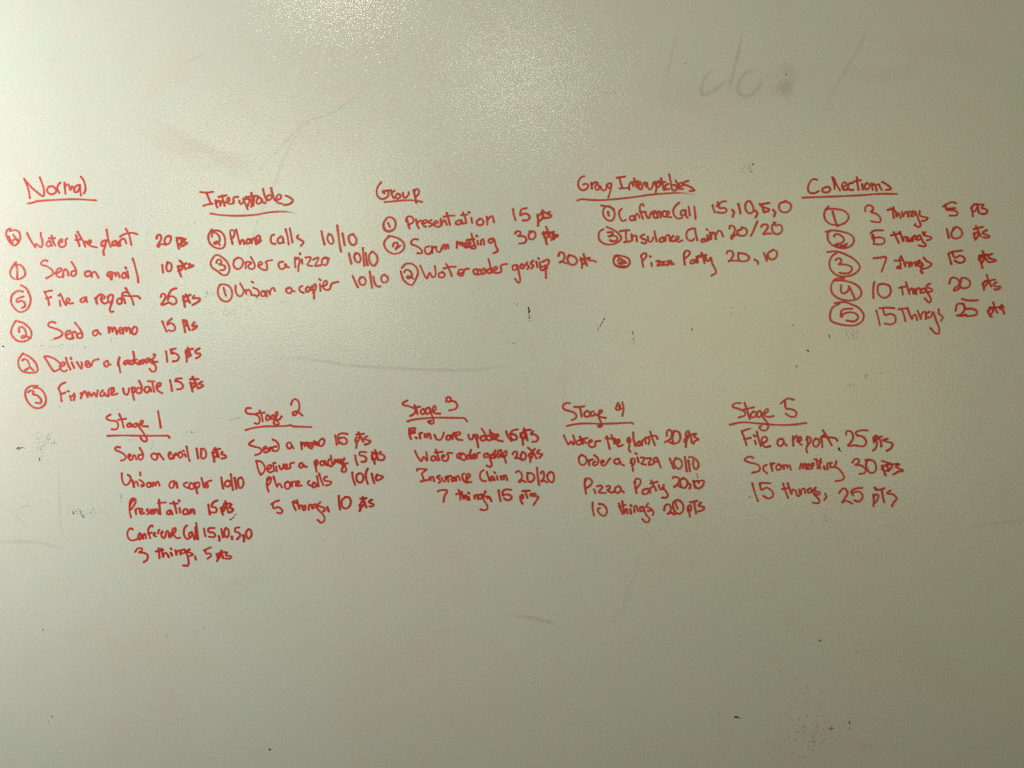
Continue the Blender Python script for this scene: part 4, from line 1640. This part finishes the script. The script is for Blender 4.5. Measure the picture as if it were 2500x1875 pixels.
def blob(V, F, D, A, cx, cy, r, elong=1.0, ang=0.0, lift=0.0001):
    """one irregular crumb of dried ink, a low mound"""
    n = 8
    base = len(V)
    x, z = board(cx, cy)
    V.append((x, -(lift + r * S * 0.10), z)); D.append(0.9); A.append(0)
    ca, sa = math.cos(ang), math.sin(ang)
    for k in range(n):
        a = 2 * math.pi * k / n
        rr = r * random.uniform(0.62, 1.25)
        u, w = math.cos(a) * rr * elong, math.sin(a) * rr
        x, z = board(cx + u * ca - w * sa, cy + u * sa + w * ca)
        V.append((x, -lift * 0.4, z)); D.append(0.7); A.append(0.7)
    for k in range(n):
        F.append((base, base + 1 + k, base + 1 + (k + 1) % n))

# bold remains of black marker, each a part: (label, [(x, y, radius, elongation, angle deg), ...])
def s_(ox, oy, s, items): return [(ox + a / s, oy + b / s, r, e, g) for a, b, r, e, g in items]
BOLD = [
 ("black broken vertical dash below the word gossip", s_(1000, 700, 2.765, [
   (803, 146, 2.0, 2.4, 80), (806, 163, 2.3, 1.9, 85), (803, 174, 1.5, 1.4, 60), (805, 192, 1.2, 1.4, 80), (808, 206, 1.4, 1.7, 60), (804, 216, 1.0, 1.2, 0), (808, 230, 1.1, 1.3, 90)])),
 ("thin black slash right of the broken black dash", s_(1000, 700, 2.765, [
   (1313, 218, 0.9, 4.6, -60), (1300, 240, 1.0, 4.8, -60), (1286, 264, 1.1, 4.8, -60), (1272, 289, 0.9, 3.6, -60)])),
 ("thin broken black line above Stage 4", s_(1000, 700, 2.765, [
   (1503, 302, 1.0, 1.5, 80), (1506, 315, 1.5, 1.5, 60), (1509, 330, 0.7, 1.4, 80), (1510, 350, 1.2, 1.5, 50), (1514, 362, 1.1, 1.6, 80), (1515, 378, 0.9, 1.5, 80), (1518, 396, 0.8, 1.3, 80)])),
 ("small black mark just right of the circled five", s_(1900, 760, 3.687, [
   (455, 214, 1.6, 1.3, 60), (460, 226, 1.5, 1.5, 70), (464, 238, 1.0, 1.2, 70)])),
 ("small black mark below and left of the circled five", s_(1900, 760, 3.687, [
   (262, 352, 1.8, 1.6, 35), (273, 362, 1.1, 1.7, 30)])),
 ("two small black specks above Stage 5", s_(1900, 760, 3.687, [
   (155, 486, 1.0, 1.2, 30), (165, 498, 1.4, 1.3, 60)])),
 ("black mark above 25 pts in Stage 5", s_(1750, 940, 4.424, [
   (1318, 685, 2.5, 1.4, 70), (1326, 700, 1.9, 1.3, 60), (1340, 714, 1.3, 1.6, 40)])),
 ("black dotted dash at the left edge beside Stage 1", s_(0, 1000, 4.147, [
   (172, 392, 1.5, 1.6, 10), (186, 386, 1.6, 1.8, -20), (190, 400, 1.5, 1.5, 10), (205, 390, 1.7, 1.3, 70), (220, 382, 1.2, 1.5, 0), (236, 386, 1.1, 1.4, 0), (250, 390, .8, 1.5, 0)])),
 ("small black mark left of Send an email in Stage 1", s_(0, 1000, 4.147, [
   (398, 490, 1.0, 1.5, 80), (402, 503, 1.5, 1.3, 60), (400, 516, 1.4, 1.2, 0)])),
 ("black squiggle left of Presentation in Stage 1", s_(0, 1000, 4.147, [
   (738, 1036, 1.2, 1.6, 60), (745, 1052, 1.6, 1.6, 50), (770, 1030, 1.0, 1.6, -60), (790, 1008, .9, 1.6, 0), (812, 1025, 1.2, 1.6, 60), (820, 1048, 1.4, 1.7, 70), (828, 1072, 1.4, 1.6, 60), (842, 1087, 1.7, 1.2, 0)])),
 ("black slanted mark right of Conference Call in Stage 1", s_(240, 980, 4.016, [
   (1298, 1158, 2.3, 1.2, 20), (1312, 1148, 1.1, 1.4, 0), (1325, 1135, 1.3, 2.2, -60), (1340, 1112, 1.2, 2.0, -45), (1349, 1103, 1.1, 1.3, 0)])),
 ("small black speck at the left edge beside the memo line", s_(0, 640, 4.424, [
   (30, 908, 1.8, 1.3, 0), (40, 911, 1.5, 1.3, 0)])),
 ("short bold black dash at the lower right", s_(1600, 1500, 2.765, [
   (543, 693, 2.3, 1.7, 5), (552, 694, 2.2, 1.4, 5), (568, 702, .9, 1.8, 0)])),
 ("short black vertical dash at the lower right", s_(1600, 1500, 2.765, [
   (1310, 727, 1.3, 1.9, 90), (1311, 738, 1.1, 1.7, 90), (1312, 758, .6, 1.3, 90), (1312, 771, 1.2, 1.1, 90)])),
 ("blotchy black spot left of the short vertical dash", s_(1600, 1500, 2.765, [
   (1178, 770, 1.6, 1.4, 10), (1190, 765, 1.4, 1.3, 60), (1198, 768, 1.5, 1.2, 0), (1187, 776, 1.2, 1.3, 0), (1190, 750, .8, 1.2, 0)])),
 ("small black spot below the right end of Stage 5", s_(1600, 1500, 2.765, [
   (1106, 180, 1.5, 1.3, 60), (1116, 175, 1.3, 1.5, -50)])),
 ("tiny square black speck at the bottom of the board", [(657.5, 1829.5, 1.7, 1.2, 0), (659.5, 1830, 1.8, 1.1, 0)]),
 ("black flecks above the heading Collections", s_(1500, 0, 2.212, [
   (748, 888, 1.7, 1.6, -20), (730, 897, 1.0, 1.3, 0), (722, 908, 1.2, 1.6, 20), (735, 925, 1.2, 1.6, 60), (742, 932, .8, 1.2, 0)])),
 ("broken black mark over 20,10 in Stage 4", s_(1350, 950, 4.909, [
   (1720, 1012, 1.0, 1.4, 60), (1726, 1030, .9, 1.5, 80), (1730, 1045, 1.1, 1.4, 60), (1735, 1060, 1.0, 1.5, 80)])),
]
for lab, bits in BOLD:
    V, F, D, A = [], [], [], []
    for (x, y, r, e, g) in bits:
        blob(V, F, D, A, x, y, r * 1.1, e, math.radians(g), 0.00062)
    o = link("dried_ink_flake", V, F, M_BLACK, whiteboard, D, A)
    o["label"] = lab

# fine specks nobody could count: one stuff part
V, F, D, A = [], [], [], []
def cloud(cx, cy, sx, sy, n, r0=0.5, r1=1.0):
    for _ in range(n):
        blob(V, F, D, A, random.gauss(cx, sx), random.gauss(cy, sy), random.uniform(r0, r1),
             random.uniform(1, 1.6), random.uniform(0, 3.14), 0.00062)
cloud(1950, 1745, 52, 58, 140, .35, .95)
cloud(1985, 1790, 22, 26, 50, .5, 1.15)
cloud(1915, 1520, 35, 24, 22, .4, .8)
cloud(1758, 1762, 10, 18, 14, .4, .8)
cloud(2105, 1583, 22, 7, 14, .4, 1.0)
cloud(2150, 1812, 45, 8, 16, .4, .8)
cloud(103, 1078, 13, 12, 46, .4, 1.0)
cloud(132, 1082, 6, 4, 12, .5, .9)
cloud(101, 1100, 1.5, 10, 6, .5, 1.0)
cloud(228, 1252, 22, 4, 24, .4, 1.0)
cloud(60, 1232, 18, 12, 16, .4, .7)
cloud(600, 716, 30, 12, 9, .5, 1.3)
cloud(560, 758, 38, 12, 20, .5, 1.1)
cloud(505, 717, 3, 5, 8, .5, 1.3)
cloud(640, 729, 8, 6, 12, .5, .9)
cloud(523, 718, 5, 5, 7, .4, .8)
cloud(150, 846, 40, 4, 18, .5, 1.1)
cloud(275, 823, 6, 5, 6, .5, 1.0)
cloud(123, 829, 2, 2, 3, .6, 1.1)
cloud(432, 903, 10, 4, 8, .5, 1.0)
cloud(120, 985, 45, 8, 12, .4, .7)
cloud(570, 1022, 18, 3, 14, .5, .9)
cloud(470, 1055, 6, .7, 8, .6, 1.0)
cloud(372, 1087, 2.5, 7, 8, .4, .8)
cloud(320, 1074, 5, 2, 5, .5, .9)
cloud(295, 1212, 1.2, 6, 8, .6, 1.0)
cloud(2078, 818, 9, 7, 26, .5, 1.1)
cloud(2080, 940, 12, 6, 10, .5, .9)
cloud(2114, 916, 2, 4, 6, .6, 1.1)
cloud(2147, 912, 1.5, 1.5, 2, .8, 1.2)
cloud(1932, 795, 3, 2, 4, .6, 1.1)
cloud(1820, 410, 14, 8, 16, .4, .9)
cloud(1700, 415, 20, 6, 12, .4, .7)
cloud(1270, 742, 8, 2, 5, .5, .9)
cloud(1160, 775, 1, 1, 2, .6, 1.0)
cloud(1253, 838, 4, .6, 5, .6, 1.0)
cloud(1689, 805, 1.5, 1.5, 3, .7, 1.2)
cloud(1785, 768, 6, 7, 4, .6, 1.1)
cloud(1756, 948, 18, 5, 10, .4, .8)
cloud(1830, 1214, 5, 1.5, 4, .6, 1.2)
cloud(1855, 1208, 12, 1, 8, .4, .7)
cloud(2020, 1265, 12, 8, 14, .5, .9)
cloud(1933, 1839, 4, 3, 4, .5, 1.0)
cloud(105, 1537, 1.5, 1, 3, .7, 1.2)
cloud(126, 1749, 1.2, 1.2, 3, .6, 1.1)
cloud(120, 1762, 2, 2, 3, .4, .8)
cloud(404, 1553, 2, 2, 3, .5, .9)
cloud(498, 1533, .5, 4, 4, .5, .8)
cloud(475, 543, .5, .5, 2, .7, 1.0)
cloud(902, 418, 12, 5, 8, .4, .8)
cloud(1496, 226, 12, 3, 8, .4, .9)
cloud(1676, 157, 1, 2, 2, .6, .9)
cloud(1756, 1096, 10, 8, 10, .4, .7)
cloud(1250, 1000, 640, 440, 190, .3, .8)
cloud(1700, 1200, 500, 300, 110, .3, .7)
o = link("ink_specks", V, F, M_SPECK, whiteboard, D, A)
o["kind"] = "stuff"
o["label"] = "fine scattered dark specks of dried marker across the board"
